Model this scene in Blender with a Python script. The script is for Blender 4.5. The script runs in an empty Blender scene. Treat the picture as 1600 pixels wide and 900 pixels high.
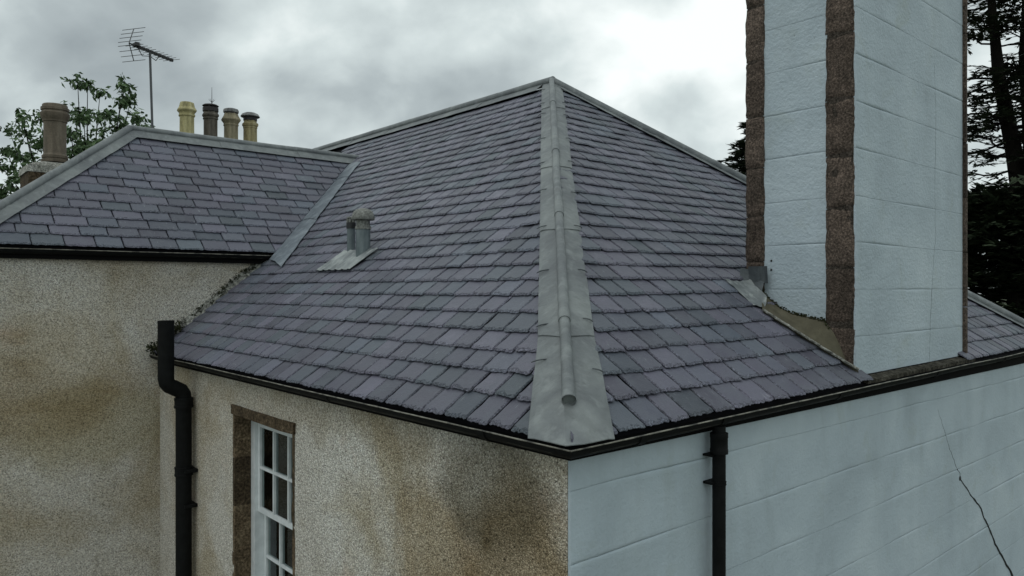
import bpy, bmesh, math, random
from mathutils import Vector, Matrix, noise
random.seed(7)
SC = bpy.context.scene
COL = SC.collection
# ------------------------------------------------------------------ camera, sky, sun, exposure
ZC = 6.4
cd = bpy.data.cameras.new('camera'); cam = bpy.data.objects.new('camera', cd); COL.objects.link(cam)
cam.location = (0, 0, ZC); cam.rotation_euler = (math.radians(90), 0, 0)
cd.sensor_width = 36; cd.lens = 36 * 1178 / 1600; cd.clip_start = .05; cd.clip_end = 3000
SC.camera = cam
SC.render.resolution_x = 1024; SC.render.resolution_y = 576
SC.view_settings.view_transform = 'Standard'; SC.view_settings.look = 'None'
SC.view_settings.gamma = 1; SC.view_settings.use_curve_mapping = False
SC.view_settings.exposure = 0.0
SUN_EL, SUN_AZ = math.radians(60), math.radians(-140)     # azimuth from +Y towards +X
wd = bpy.data.worlds.new('World'); SC.world = wd; wd.use_nodes = True
def world_nodes():
    nt = wd.node_tree; N = nt.nodes; L = nt.links
    for n in list(N): N.remove(n)
    out = N.new('ShaderNodeOutputWorld'); bg = N.new('ShaderNodeBackground'); L.new(bg.outputs[0], out.inputs[0])
    sky = N.new('ShaderNodeTexSky'); sky.sky_type = 'NISHITA'; sky.sun_disc = False
    sky.sun_elevation = SUN_EL; sky.sun_rotation = SUN_AZ
    sk = N.new('ShaderNodeVectorMath'); sk.operation = 'SCALE'; sk.inputs['Scale'].default_value = .10
    L.new(sky.outputs[0], sk.inputs[0])
    tc = N.new('ShaderNodeTexCoord'); sp = N.new('ShaderNodeSeparateXYZ'); L.new(tc.outputs['Generated'], sp.inputs[0])
    def m(op, a, b=None, c=None):
        n = N.new('ShaderNodeMath'); n.operation = op
        for i, x in enumerate((a, b, c)):
            if x is None: continue
            if isinstance(x, (int, float)): n.inputs[i].default_value = x
            else: L.new(x, n.inputs[i])
        return n.outputs[0]
    zz = m('ADD', m('MAXIMUM', sp.outputs[2], 0.0), 0.75)
    cb = N.new('ShaderNodeCombineXYZ')
    L.new(m('DIVIDE', sp.outputs[0], zz), cb.inputs[0]); L.new(m('DIVIDE', sp.outputs[1], zz), cb.inputs[1])
    def nz(scale, detail, rough, off, dist=0):
        mp = N.new('ShaderNodeMapping'); mp.inputs['Location'].default_value = off; mp.inputs['Scale'].default_value = (1, 1.1, 1)
        L.new(cb.outputs[0], mp.inputs[0])
        n = N.new('ShaderNodeTexNoise'); n.inputs['Scale'].default_value = scale; n.inputs['Detail'].default_value = detail
        n.inputs['Roughness'].default_value = rough; n.inputs['Distortion'].default_value = dist
        L.new(mp.outputs[0], n.inputs['Vector']); return n.outputs[0]
    f = m('ADD', m('MULTIPLY', nz(3.4, 3, .45, (3.1, 1.2, .4), .2), .66), m('MULTIPLY', nz(8.5, 5, .5, (1.7, 5.2, 2), .15), .34))
    rp = N.new('ShaderNodeValToRGB'); e = rp.color_ramp.elements
    e[0].position = .33; e[0].color = (.31, .355, .37, 1)
    e[1].position = .64; e[1].color = (1.04, 1.10, 1.08, 1)
    x = e.new(.44); x.color = (.46, .52, .53, 1)
    x = e.new(.54); x.color = (.70, .78, .775, 1)
    L.new(f, rp.inputs[0])
    mx = N.new('ShaderNodeMix'); mx.data_type = 'RGBA'; mx.inputs[0].default_value = .94
    L.new(sk.outputs[0], mx.inputs[6]); L.new(rp.outputs[0], mx.inputs[7])
    L.new(mx.outputs[2], bg.inputs[0]); bg.inputs[1].default_value = 1.0
world_nodes()
sd = bpy.data.lights.new('sun', 'SUN'); sd.energy = .5; sd.angle = math.radians(45); sd.color = (1, .97, .92)
so = bpy.data.objects.new('sun', sd); COL.objects.link(so); so.location = (0, 0, 30)
_d = Vector((math.sin(SUN_AZ) * math.cos(SUN_EL), math.cos(SUN_AZ) * math.cos(SUN_EL), math.sin(SUN_EL)))
so.rotation_euler = _d.to_track_quat('Z', 'Y').to_euler()

# ------------------------------------------------------------------ materials
def mat(name, col=(.5, .5, .5), rough=.7, metal=0, spec=.5, build=None):
    m = bpy.data.materials.new(name); m.use_nodes = True
    nt = m.node_tree; b = nt.nodes['Principled BSDF']
    b.inputs['Base Color'].default_value = (*col, 1); b.inputs['Roughness'].default_value = rough
    b.inputs['Metallic'].default_value = metal; b.inputs['Specular IOR Level'].default_value = spec
    if build: build(NT(nt, b))
    return m
class NT:
    def __init__(s, nt, b): s.nt, s.b, s.N, s.L = nt, b, nt.nodes, nt.links
    def n(s, t, **k):
        x = s.N.new(t)
        for a, v in k.items(): setattr(x, a, v)
        return x
    def put(s, sock, v):
        if isinstance(v, (int, float)): sock.default_value = v
        elif isinstance(v, tuple): sock.default_value = (*v, 1) if len(v) == 3 and len(sock.default_value) == 4 else v
        else: s.L.new(v, sock)
    def obj(s): return s.n('ShaderNodeTexCoord').outputs['Object']
    def math(s, op, a, b=0., c=0., clamp=False):
        x = s.n('ShaderNodeMath', operation=op, use_clamp=clamp)
        s.put(x.inputs[0], a); s.put(x.inputs[1], b); s.put(x.inputs[2], c); return x.outputs[0]
    def map(s, vec, scale=(1, 1, 1), loc=(0, 0, 0)):
        x = s.n('ShaderNodeMapping'); s.L.new(vec, x.inputs[0]); x.inputs['Scale'].default_value = scale
        s.put(x.inputs['Location'], loc); return x.outputs[0]
    def noise(s, vec, scale, detail=3, rough=.5, dist=0):
        x = s.n('ShaderNodeTexNoise'); s.L.new(vec, x.inputs['Vector']); x.inputs['Scale'].default_value = scale
        x.inputs['Detail'].default_value = detail; x.inputs['Roughness'].default_value = rough; x.inputs['Distortion'].default_value = dist
        return x.outputs[0]
    def vor(s, vec, scale, feature='F1', out=0):
        x = s.n('ShaderNodeTexVoronoi', feature=feature); s.L.new(vec, x.inputs['Vector']); x.inputs['Scale'].default_value = scale
        return x.outputs[out]
    def ramp(s, f, *st):
        x = s.n('ShaderNodeValToRGB'); s.L.new(f, x.inputs[0]); e = x.color_ramp.elements
        while len(e) < len(st): e.new(.5)
        for i, (p, c) in enumerate(st):
            e[i].position = p; e[i].color = (*c, 1) if isinstance(c, tuple) else (c, c, c, 1)
        return x.outputs[0]
    def mix(s, f, a, b, mode='MIX'):
        x = s.n('ShaderNodeMix', data_type='RGBA', blend_type=mode); s.put(x.inputs[0], f); s.put(x.inputs[6], a); s.put(x.inputs[7], b); return x.outputs[2]
    def vadd(s, a, b):
        x = s.n('ShaderNodeVectorMath', operation='ADD'); s.put(x.inputs[0], a); s.put(x.inputs[1], b); return x.outputs[0]
    def col(s, c): s.put(s.b.inputs['Base Color'], c)
    def rough(s, c): s.put(s.b.inputs['Roughness'], c)
    def bump(s, h, strength=.5, dist=.01, prev=None):
        x = s.n('ShaderNodeBump'); x.inputs['Strength'].default_value = strength; x.inputs['Distance'].default_value = dist
        s.L.new(h, x.inputs['Height'])
        if prev is not None: s.L.new(prev, x.inputs['Normal'])
        s.L.new(x.outputs[0], s.b.inputs['Normal']); return x.outputs[0]
    def blob(s, vec, c, r):
        """soft ellipsoidal patch: 1 in its middle, 0 outside"""
        x = s.map(s.vadd(vec, tuple(-t for t in c)), tuple(1 / t for t in r))
        l = s.n('ShaderNodeVectorMath', operation='LENGTH'); s.L.new(x, l.inputs[0])
        return s.math('SUBTRACT', 1., l.outputs['Value'], clamp=True)

def slate_build(island, edge=False):
    def f(t):
        o = t.obj()
        r = t.n('ShaderNodeNewGeometry').outputs['Random Per Island'] if island else t.n('ShaderNodeObjectInfo').outputs['Random']
        v = t.n('ShaderNodeCombineXYZ'); t.put(v.inputs[0], t.math('MULTIPLY', r, 37.)); t.put(v.inputs[1], t.math('MULTIPLY', r, 91.)); t.put(v.inputs[2], t.math('MULTIPLY', r, 13.))
        p = t.vadd(o, v.outputs[0])
        base = t.ramp(r, (0., (.084, .086, .116)), (.2, (.112, .106, .142)), (.36, (.084, .100, .129)), (.5, (.104, .101, .136)), (.64, (.086, .104, .124)), (.8, (.100, .097, .130)), (1., (.128, .124, .162)))
        r2 = t.math('FRACT', t.math('MULTIPLY', r, 17.31))
        base = t.mix(1., base, t.ramp(r2, (0., .68), (.25, .92), (.6, 1.04), (1., 1.34)), 'MULTIPLY')
        cl = t.noise(p, 9, 4, .6)
        base = t.mix(t.ramp(cl, (.35, 0.), (.75, .55)), base, (.135, .148, .172))
        gr = t.noise(p, 90 if edge else 140, 4 if edge else 3, .75 if edge else .6)
        base = t.mix(1., base, t.ramp(gr, (.32, .30), (.5, .9), (.7, 2.3)) if edge else t.ramp(gr, (.25, .78), (.75, 1.2)), 'MULTIPLY')
        sc = t.noise(t.map(p, (60, 12, 12)), 1.0, 3, .6)
        pale = t.math('MULTIPLY', t.ramp(sc, (.64, 0.), (.76, 1.)), t.ramp(t.noise(p, 3.1, 2), (.44, 0.), (.60, .9)))
        base = t.mix(pale, base, (.34, .36, .38))
        t.col(base); t.rough(t.ramp(cl, (.3, .36), (.7, .58)))
        h = t.math('ADD', t.math('MULTIPLY', t.noise(t.map(p, (14, 26, 14)), 1., 5, .62), .8), t.math('MULTIPLY', gr, .25))
        t.bump(h, .9 if edge else .38, .02 if edge else .012)
    return f
M = {}
M['slate'] = mat('slate', build=slate_build(False), spec=.45)
M['slate_edge'] = mat('slate_dressed_edge', build=slate_build(False, True), spec=.3)
M['slate_far_edge'] = mat('slate_far_dressed_edge', build=slate_build(True, True), spec=.3)
M['slate_far'] = mat('slate_far', build=slate_build(True), spec=.45)
M['deck'] = mat('roof_felt', (.008, .008, .010), .95, spec=.1)

def lead_b(c1, c2, c3):
    def f(t):
        o = t.obj()
        a = t.noise(o, 2.2, 5, .6, .6); b = t.noise(o, 11, 4, .6, .3); st = t.noise(t.map(o, (9, 9, 1.6)), 1.3, 4, .6)
        c = t.ramp(a, (.32, c1), (.5, c2), (.68, c3))
        c = t.mix(1., c, t.ramp(b, (.3, .82), (.7, 1.14)), 'MULTIPLY')
        c = t.mix(t.ramp(st, (.52, 0.), (.70, .6)), c, tuple(x * 1.25 for x in c3))
        c = t.mix(t.ramp(t.noise(t.map(o, (4, 4, 9)), 1.7, 5, .7, .8), (.60, 0.), (.72, .45)), c, tuple(x * .72 for x in c1))
        t.col(c); t.rough(t.ramp(b, (.3, .42), (.7, .62)))
        t.bump(t.math('ADD', t.noise(o, 6, 4, .55), t.math('MULTIPLY', t.noise(o, 60, 3), .10)), .55, .03)
    return f
M['lead'] = mat('lead', metal=.15, build=lead_b((.128, .140, .148), (.168, .184, .188), (.225, .245, .242)))
M['lead_blue'] = mat('weathered_lead', metal=.1, build=lead_b((.10, .12, .142), (.15, .178, .205), (.24, .275, .305)))
M['lead_dark'] = mat('dark_lead', metal=.1, build=lead_b((.045, .055, .062), (.07, .082, .09), (.11, .125, .13)))
M['lead_pale'] = mat('pale_lead', metal=.05, build=lead_b((.11, .125, .13), (.19, .21, .215), (.38, .41, .40)))

def harl_b(blobs):
    def f(t):
        o = t.obj()
        st = t.vor(o, 105, 'F1', 1); sg = t.n('ShaderNodeSeparateColor'); t.L.new(st, sg.inputs[0])
        gd = t.vor(o, 105)
        fine = t.noise(o, 42, 4, .65)
        grain = t.ramp(sg.outputs[0], (0., (.44, .41, .35)), (.2, (.64, .605, .53)), (.65, (.77, .735, .655)), (1., (.90, .88, .82)))
        grain = t.mix(1., grain, t.ramp(gd, (.3, 1.05), (.8, .60)), 'MULTIPLY')
        grain = t.mix(1., grain, t.ramp(fine, (.30, .42), (.42, .95), (.7, 1.10)), 'MULTIPLY')
        grain = t.mix(1., grain, t.ramp(t.noise(o, 72, 2, .5), (.33, .30), (.41, 1.)), 'MULTIPLY')
        big = t.noise(o, .85, 5, .6, .5); mid = t.noise(t.map(o, (2.6, 2.6, 1.1)), 1., 5, .65, .4)
        c = t.mix(t.ramp(big, (.43, 0.), (.62, .85)), grain, t.mix(1., grain, (.70, .63, .50), 'MULTIPLY'))
        c = t.mix(t.ramp(mid, (.55, 0.), (.75, .6)), c, t.mix(1., c, (.66, .62, .53), 'MULTIPLY'))
        c = t.mix(t.ramp(t.noise(o, 1.6, 4, .6, .3), (.60, 0.), (.74, .45)), c, t.mix(1., c, (.98, .78, .68), 'MULTIPLY'))
        for (cc, rr, tint, am) in blobs:
            k = t.blob(t.vadd(o, t.vscale(t.noisec(o, 2.3), .5)), cc, rr)
            c = t.mix(t.math('MULTIPLY', t.ramp(k, (.06, 0.), (.42, 1.)), am), c, t.mix(1., c, tint, 'MULTIPLY'))
        t.col(c); t.rough(.95)
        h = t.math('ADD', t.math('MULTIPLY', gd, -.8), t.math('MULTIPLY', fine, .9))
        n1 = t.bump(h, .85, .012)
        t.bump(t.noise(o, 3.2, 4, .6), .4, .05, n1)
    return f
def _noisec(s, vec, scale):
    x = s.n('ShaderNodeTexNoise'); s.L.new(vec, x.inputs['Vector']); x.inputs['Scale'].default_value = scale; x.inputs['Detail'].default_value = 4
    y = s.n('ShaderNodeVectorMath', operation='SUBTRACT'); s.L.new(x.outputs[1], y.inputs[0]); y.inputs[1].default_value = (.5, .5, .5); return y.outputs[0]
def _vscale(s, v, k):
    x = s.n('ShaderNodeVectorMath', operation='SCALE'); s.L.new(v, x.inputs[0]); x.inputs['Scale'].default_value = k; return x.outputs[0]
NT.noisec = _noisec; NT.vscale = _vscale
M['harl'] = mat('harling', spec=.15, build=harl_b([
    ((0, .35, 4.75), (.8, .75, .75), (.60, .50, .36), .9),
    ((0, 1.15, 4.75), (.6, .55, .65), (.66, .57, .43), .85),
    ((0, 1.95, 4.95), (.8, 1.05, .75), (1.12, 1.14, 1.16), .8),
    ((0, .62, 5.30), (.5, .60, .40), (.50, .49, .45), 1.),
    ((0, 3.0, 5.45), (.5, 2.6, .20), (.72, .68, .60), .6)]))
M['harl_wing'] = mat('harling_wing', spec=.15, build=harl_b([
    ((-.8, 0, 5.9), (.7, .6, .7), (1.12, 1.14, 1.16), .7),
    ((-.6, 0, 4.9), (1.2, .6, .6), (.74, .70, .56), .8),
    ((-1.0, 0, 5.4), (.9, .6, .9), (.80, .72, .58), .6)]))

def paint_b(lump):
    def f(t):
        o = t.obj()
        a = t.noise(o, 1.3, 5, .6, .4); v = t.noise(t.map(o, (2.6, 2.6, .55)), 1., 6, .68, .3); s = t.noise(o, 38, 4, .6)
        c = t.ramp(a, (.3, (.395, .465, .51)), (.5, (.46, .54, .59)), (.7, (.525, .605, .65)))
        c = t.mix(t.ramp(v, (.52, 0.), (.78, .42)), c, (.34, .395, .405))
        c = t.mix(t.ramp(t.noise(o, 2.1, 4, .7, .6), (.58, 0.), (.76, .45)), c, (.36, .41, .36))
        sp = t.ramp(t.noise(o, 55, 2, .5), (.735, 0.), (.76, .75))
        c = t.mix(t.math('MULTIPLY', sp, t.ramp(t.noise(o, 2.4, 3), (.52, 0.), (.62, 1.))), c, (.10, .11, .10))
        t.col(c); t.rough(.62)
        w = t.noise(t.map(o, (9, 9, 14)), 1., 5, .65, .2)
        h = t.math('ADD', t.math('MULTIPLY', s, .5), t.math('MULTIPLY', w, .5))
        t.bump(h, lump, .02)
    return f
M['paint'] = mat('white_masonry_paint', spec=.3, build=paint_b(.40))
M['paint_rough'] = mat('white_lumpy_paint', spec=.3, build=paint_b(.75))
def stone_b(c1, c2, c3, sc=60):
    def f(t):
        o = t.obj(); r = t.n('ShaderNodeObjectInfo').outputs['Random']
        a = t.noise(o, 7, 5, .65, .3); g = t.noise(o, sc, 4, .7)
        c = t.ramp(a, (.3, c1), (.52, c2), (.72, c3))
        c = t.mix(1., c, t.ramp(g, (.34, .30), (.52, .95), (.70, 2.0)), 'MULTIPLY')
        c = t.mix(1., c, t.ramp(r, (0., .62), (1., 1.30)), 'MULTIPLY')
        t.col(c); t.rough(.93)
        t.bump(t.math('ADD', g, t.math('MULTIPLY', a, 1.6)), .7, .016)
    return f
M['granite'] = mat('brown_granite', spec=.2, build=stone_b((.070, .055, .044), (.110, .084, .068), (.155, .118, .094)))
M['jamb'] = mat('brown_sandstone', spec=.15, build=stone_b((.075, .055, .036), (.12, .088, .055), (.18, .14, .09), 45))
M['joint'] = mat('brown_joint', spec=.1, build=stone_b((.040, .034, .028), (.06, .05, .042), (.085, .07, .06)))
M['mortar'] = mat('olive_mortar', spec=.2, build=stone_b((.115, .105, .072), (.125, .115, .080), (.140, .130, .094), 12))
M['mortar'].node_tree.nodes['Color Ramp.001'].color_ramp.elements[0].color = (.8, .8, .8, 1); M['mortar'].node_tree.nodes['Color Ramp.001'].color_ramp.elements[2].color = (1.15, 1.15, 1.15, 1)
M['mortar'].node_tree.nodes['Bump'].inputs['Strength'].default_value = .12
M['cement'] = mat('pale_cement', spec=.2, build=stone_b((.20, .20, .17), (.30, .30, .27), (.42, .42, .38), 40))
def iron_b(t):
    o = t.obj(); a = t.noise(o, 14, 4, .6)
    t.col(t.ramp(a, (.3, (.004, .0045, .0045)), (.7, (.010, .011, .011)))); t.rough(t.ramp(a, (.3, .55), (.7, .75))); t.bump(t.noise(o, 40, 3), .15, .01)
M['iron'] = mat('black_painted_iron', build=iron_b, spec=.12)
M['rim'] = mat('worn_rim', (.24, .23, .19), .5, .2, build=lambda t: t.col(t.ramp(t.noise(t.obj(), 9, 4, .7), (.38, (.05, .05, .045)), (.55, (.25, .24, .20)), (.75, (.36, .35, .30)))))
M['sludge'] = mat('gutter_silt', (.03, .03, .024), .9, build=lambda t: t.col(t.ramp(t.noise(t.obj(), 20, 4, .7), (.35, (.014, .015, .012)), (.7, (.06, .058, .045)))))
M['silt_stone'] = mat('dirty_cement', spec=.1, build=stone_b((.045, .042, .032), (.09, .083, .065), (.17, .16, .13), 30))
M['fascia'] = mat('black_fascia', (.006, .006, .006), .9, spec=.1)
def white_b(t):
    o = t.obj(); a = t.noise(o, 9, 4, .6)
    t.col(t.ramp(a, (.3, (.60, .64, .65)), (.6, (.74, .78, .79)))); t.rough(.4)
M['white'] = mat('white_gloss_paint', build=white_b)
def glass_b(t):
    nt = t.nt
    g = t.n('ShaderNodeBsdfGlossy'); g.inputs['Roughness'].default_value = .03; g.inputs['Color'].default_value = (.9, .95, .95, 1)
    tr = t.n('ShaderNodeBsdfTransparent'); tr.inputs['Color'].default_value = (.75, .78, .77, 1)
    fr = t.n('ShaderNodeFresnel'); fr.inputs[0].default_value = 1.5
    mx = t.n('ShaderNodeMixShader'); t.L.new(fr.outputs[0], mx.inputs[0]); t.L.new(tr.outputs[0], mx.inputs[1]); t.L.new(g.outputs[0], mx.inputs[2])
    bp = t.n('ShaderNodeBump'); bp.inputs['Strength'].default_value = .05; bp.inputs['Distance'].default_value = .02
    t.L.new(t.noise(t.obj(), 5, 2), bp.inputs['Height']); t.L.new(bp.outputs[0], g.inputs['Normal'])
    t.L.new(mx.outputs[0], nt.nodes['Material Output'].inputs[0])
M['glass'] = mat('window_glass', build=glass_b)
def clay_b(c1, c2, c3):
    def f(t):
        o = t.obj(); a = t.noise(t.map(o, (9, 9, 2.2)), 1., 5, .65, .4); g = t.noise(o, 60, 3, .6)
        c = t.ramp(a, (.32, c1), (.52, c2), (.70, c3)); c = t.mix(1., c, t.ramp(g, (.3, .8), (.7, 1.15)), 'MULTIPLY')
        t.col(c); t.rough(.72); t.bump(g, .2, .01)
    return f
M['clay_yellow'] = mat('yellow_clay', build=clay_b((.20, .18, .085), (.46, .41, .20), (.56, .52, .31)))
M['clay_grey'] = mat('sooty_clay', build=clay_b((.035, .03, .024), (.10, .088, .068), (.17, .15, .12)))
M['clay_buff'] = mat('buff_clay', build=clay_b((.13, .115, .07), (.27, .235, .15), (.36, .32, .22)))
M['clay_ochre'] = mat('ochre_clay', build=clay_b((.12, .10, .05), (.33, .28, .14), (.44, .40, .24)))
M['clay_brown'] = mat('brown_clay', build=clay_b((.080, .064, .043), (.135, .108, .076), (.19, .160, .118)))
M['cowl'] = mat('grey_metal_cowl', metal=.3, rough=.5, build=clay_b((.10, .10, .10), (.22, .225, .22), (.36, .36, .35)))
M['soot'] = mat('sooty_metal', (.03, .027, .027), .6, .2)
M['alu'] = mat('dull_aluminium', (.10, .105, .11), .5, .5)
M['dark_plastic'] = mat('dark_plastic', (.018, .019, .02), .5)
def pvc_b(t):
    o = t.obj(); a = t.noise(t.map(o, (14, 14, 4)), 1., 4, .6)
    c = t.ramp(a, (.35, (.10, .13, .14)), (.6, (.17, .205, .215)), (.75, (.30, .33, .33))); t.col(c); t.rough(.55)
M['pvc'] = mat('grey_vent_pipe', build=pvc_b)
def lichen_b(t):
    o = t.obj(); a = t.noise(o, 45, 4, .7)
    t.col(t.ramp(a, (.35, (.10, .105, .095)), (.5, (.20, .205, .19)), (.70, (.34, .35, .32)))); t.rough(.9); t.bump(a, .15, .005)
M['lichen'] = mat('lichened_cap', build=lichen_b)
def leaf_b(c1, c2):
    def f(t):
        r = t.n('ShaderNodeNewGeometry').outputs['Random Per Island']
        t.col(t.ramp(r, (0., c1), (1., c2))); t.rough(.55)
        t.b.inputs['Transmission Weight'].default_value = 0
    return f
M['leaf'] = mat('green_leaves', build=leaf_b((.045, .085, .032), (.11, .175, .075)), spec=.3)
M['needle'] = mat('dark_needles', build=leaf_b((.018, .028, .015), (.045, .062, .034)), spec=.2)
M['moss'] = mat('moss', build=leaf_b((.014, .018, .008), (.05, .055, .025)), spec=.1)
M['bark'] = mat('bark', (.03, .026, .022), .95, spec=.08, build=lambda t: (t.col(t.ramp(t.noise(t.map(t.obj(), (9, 9, 2)), 1., 5, .7), (.3, (.005, .0045, .004)), (.7, (.017, .015, .012)))), t.bump(t.noise(t.map(t.obj(), (12, 12, 2)), 1., 5, .7), .7, .04))[0])
M['grass'] = mat('grass', (.05, .07, .03), .95, build=lambda t: t.col(t.ramp(t.noise(t.obj(), .8, 6, .7), (.3, (.035, .05, .02)), (.7, (.085, .10, .045)))))
M['gravel'] = mat('gravel', (.2, .19, .17), .95, build=lambda t: t.col(t.ramp(t.noise(t.obj(), 30, 4, .7), (.3, (.12, .115, .10)), (.7, (.27, .26, .24)))))
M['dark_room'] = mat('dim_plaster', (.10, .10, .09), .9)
M['curtain'] = mat('pale_cloth', (.55, .55, .52), .9)
M['crack'] = mat('crack_dirt', (.025, .028, .026), .95)

# ------------------------------------------------------------------ house frame and mesh helper
OX, OY = .284, 3.669
TH = math.atan2(.6588, .7523)
HM = Matrix.Translation((OX, OY, 0)) @ Matrix.Rotation(TH, 4, 'Z')      # a, b, z of the house -> world
BASE = {}
class MB:
    def __init__(s): s.v = []; s.f = []; s.mi = None
    def add(s, vs, fs):
        k = len(s.v); s.v += [tuple(x) for x in vs]; s.f += [tuple(i + k for i in f) for f in fs]; return s
    def box(s, lo, hi, jit=0):
        x0, y0, z0 = lo; x1, y1, z1 = hi
        vs = [(x0, y0, z0), (x1, y0, z0), (x1, y1, z0), (x0, y1, z0), (x0, y0, z1), (x1, y0, z1), (x1, y1, z1), (x0, y1, z1)]
        if jit: vs = [tuple(c + random.uniform(-jit, jit) for c in p) for p in vs]
        return s.add(vs, [(3, 2, 1, 0), (4, 5, 6, 7), (0, 1, 5, 4), (1, 2, 6, 5), (2, 3, 7, 6), (3, 0, 4, 7)])
    def tube(s, pts, rad, n=10, cap=True, up=None):
        pts = [Vector(p) for p in pts]
        if isinstance(rad, (int, float)): rad = [rad] * len(pts)
        vs = []; prev = None
        for i, p in enumerate(pts):
            d = (pts[min(i + 1, len(pts) - 1)] - pts[max(i - 1, 0)])
            d = d.normalized() if d.length > 1e-9 else Vector((0, 0, 1))
            if prev is None:
                h = Vector((0, 0, 1)) if abs(d.z) < .9 else Vector((1, 0, 0))
                x = d.cross(h).normalized()
            else:
                x = (prev - d * prev.dot(d)).normalized()
            prev = x; y = d.cross(x)
            for k in range(n):
                a = 2 * math.pi * k / n; vs.append(p + (x * math.cos(a) + y * math.sin(a)) * rad[i])
        fs = []
        for i in range(len(pts) - 1):
            for k in range(n): fs.append((i * n + k, i * n + (k + 1) % n, (i + 1) * n + (k + 1) % n, (i + 1) * n + k))
        if cap: fs.append(tuple(range(n - 1, -1, -1))); fs.append(tuple((len(pts) - 1) * n + k for k in range(n)))
        return s.add(vs, fs)
    def lathe(s, c, prof, n=16, tilt=(0, 0), rot=0, cap=True):
        vs = []
        for r, z in prof:
            for k in range(n):
                a = 2 * math.pi * k / n + rot
                vs.append((c[0] + r * math.cos(a) + tilt[0] * z, c[1] + r * math.sin(a) + tilt[1] * z, c[2] + z))
        fs = []; m = len(prof)
        for i in range(m - 1):
            for k in range(n): fs.append((i * n + k, i * n + (k + 1) % n, (i + 1) * n + (k + 1) % n, (i + 1) * n + k))
        if cap: fs.append(tuple(range(n - 1, -1, -1))); fs.append(tuple((m - 1) * n + k for k in range(n)))
        return s.add(vs, fs)
    def grid(s, fn, nu, nv):
        vs = [fn(i / nu, j / nv) for j in range(nv + 1) for i in range(nu + 1)]
        fs = [(j * (nu + 1) + i, j * (nu + 1) + i + 1, (j + 1) * (nu + 1) + i + 1, (j + 1) * (nu + 1) + i) for j in range(nv) for i in range(nu)]
        return s.add(vs, fs)
    def slab(s, fn, nu, nv, nrm, t):
        """a sheet fn(u, v) with real thickness t along nrm (towards the back)"""
        nrm = Vector(nrm); g = [Vector(fn(i / nu, j / nv)) for j in range(nv + 1) for i in range(nu + 1)]
        w = nu + 1; N = len(g); vs = g + [p - nrm * t for p in g]; fs = []
        for j in range(nv):
            for i in range(nu):
                q = (j * w + i, j * w + i + 1, (j + 1) * w + i + 1, (j + 1) * w + i); fs.append(q); fs.append(tuple(x + N for x in reversed(q)))
        rim = [i for i in range(w)] + [j * w + nu for j in range(1, nv + 1)] + [nv * w + i for i in range(nu - 1, -1, -1)] + [j * w for j in range(nv - 1, 0, -1)]
        for k in range(len(rim)):
            a, b = rim[k], rim[(k + 1) % len(rim)]; fs.append((b, a, a + N, b + N))
        return s.add(vs, fs)
    def mesh(s, name, base=(0, 0, 0)):
        me = bpy.data.meshes.new(name); bx, by, bz = base
        me.from_pydata([(x - bx, y - by, z - bz) for x, y, z in s.v], [], s.f); me.update()
        if s.mi: me.polygons.foreach_set('material_index', s.mi)
        return me
    def obj(s, name, m, parent=None, base=(0, 0, 0), smooth=False, world=False, fix=True):
        if parent is not None: base = BASE[parent.name]
        me = s.mesh(name, base)
        if fix:
            bm = bmesh.new(); bm.from_mesh(me); bmesh.ops.recalc_face_normals(bm, faces=bm.faces); bm.to_mesh(me); bm.free()
        me.materials.append(M[m] if isinstance(m, str) else m)
        if smooth:
            me.polygons.foreach_set('use_smooth', [True] * len(me.polygons))
            me.set_sharp_from_angle(angle=math.radians(38))
        o = bpy.data.objects.new(name, me); COL.objects.link(o); BASE[o.name] = base
        if parent is not None: o.parent = parent
        elif world: o.location = base
        else: o.matrix_world = HM @ Matrix.Translation(base)
        return o
def tag(o, label=None, cat=None, group=None, kind=None):
    for k, v in (('label', label), ('category', cat), ('group', group), ('kind', kind)):
        if v: o[k] = v
    return o
def empty(name, base, label, cat, group=None, world=False):
    o = bpy.data.objects.new(name, None); COL.objects.link(o); BASE[o.name] = base; o.empty_display_size = .2
    if world: o.location = base
    else: o.matrix_world = HM @ Matrix.Translation(base)
    return tag(o, label, cat, group)
R = random.uniform
def nz(x, y=0., z=0.): return noise.noise(Vector((x, y, z)))

# ------------------------------------------------------------------ ground
g = MB(); n = 24
g.grid(lambda i, j: ((i - .5) * 1600, (j - .5) * 1600, 0), n, n)
tag(g.obj('ground', 'grass', world=True, fix=False), kind='structure')
g = MB(); g.box((-9, -5, 0.004), (14, 26, .03)); gp = g.obj('gravel_path', 'gravel', base=(0, 0, 0)); tag(gp, kind='structure')

# ------------------------------------------------------------------ main house
ZS = 5.667; PA, PB, ZR = 4.0, 4.24, 8.947           # eaves height; apex of the hipped end in plan; ridge height
TL = (ZR - ZS) / (PA + .05); TR = (ZR - ZS) / (PB + .05)
LEN = 8.0; DEEP = 17.0
BW = 6.493                                          # the wing's wall plane
house = empty('house', (0, 0, 0), 'hip roofed slate house with harled side wall and pale painted end wall', 'house')
def dzR(a, b): return .011 * max(0, a) * max(0., 1 - max(0, b) / (PB + .05))
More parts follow.
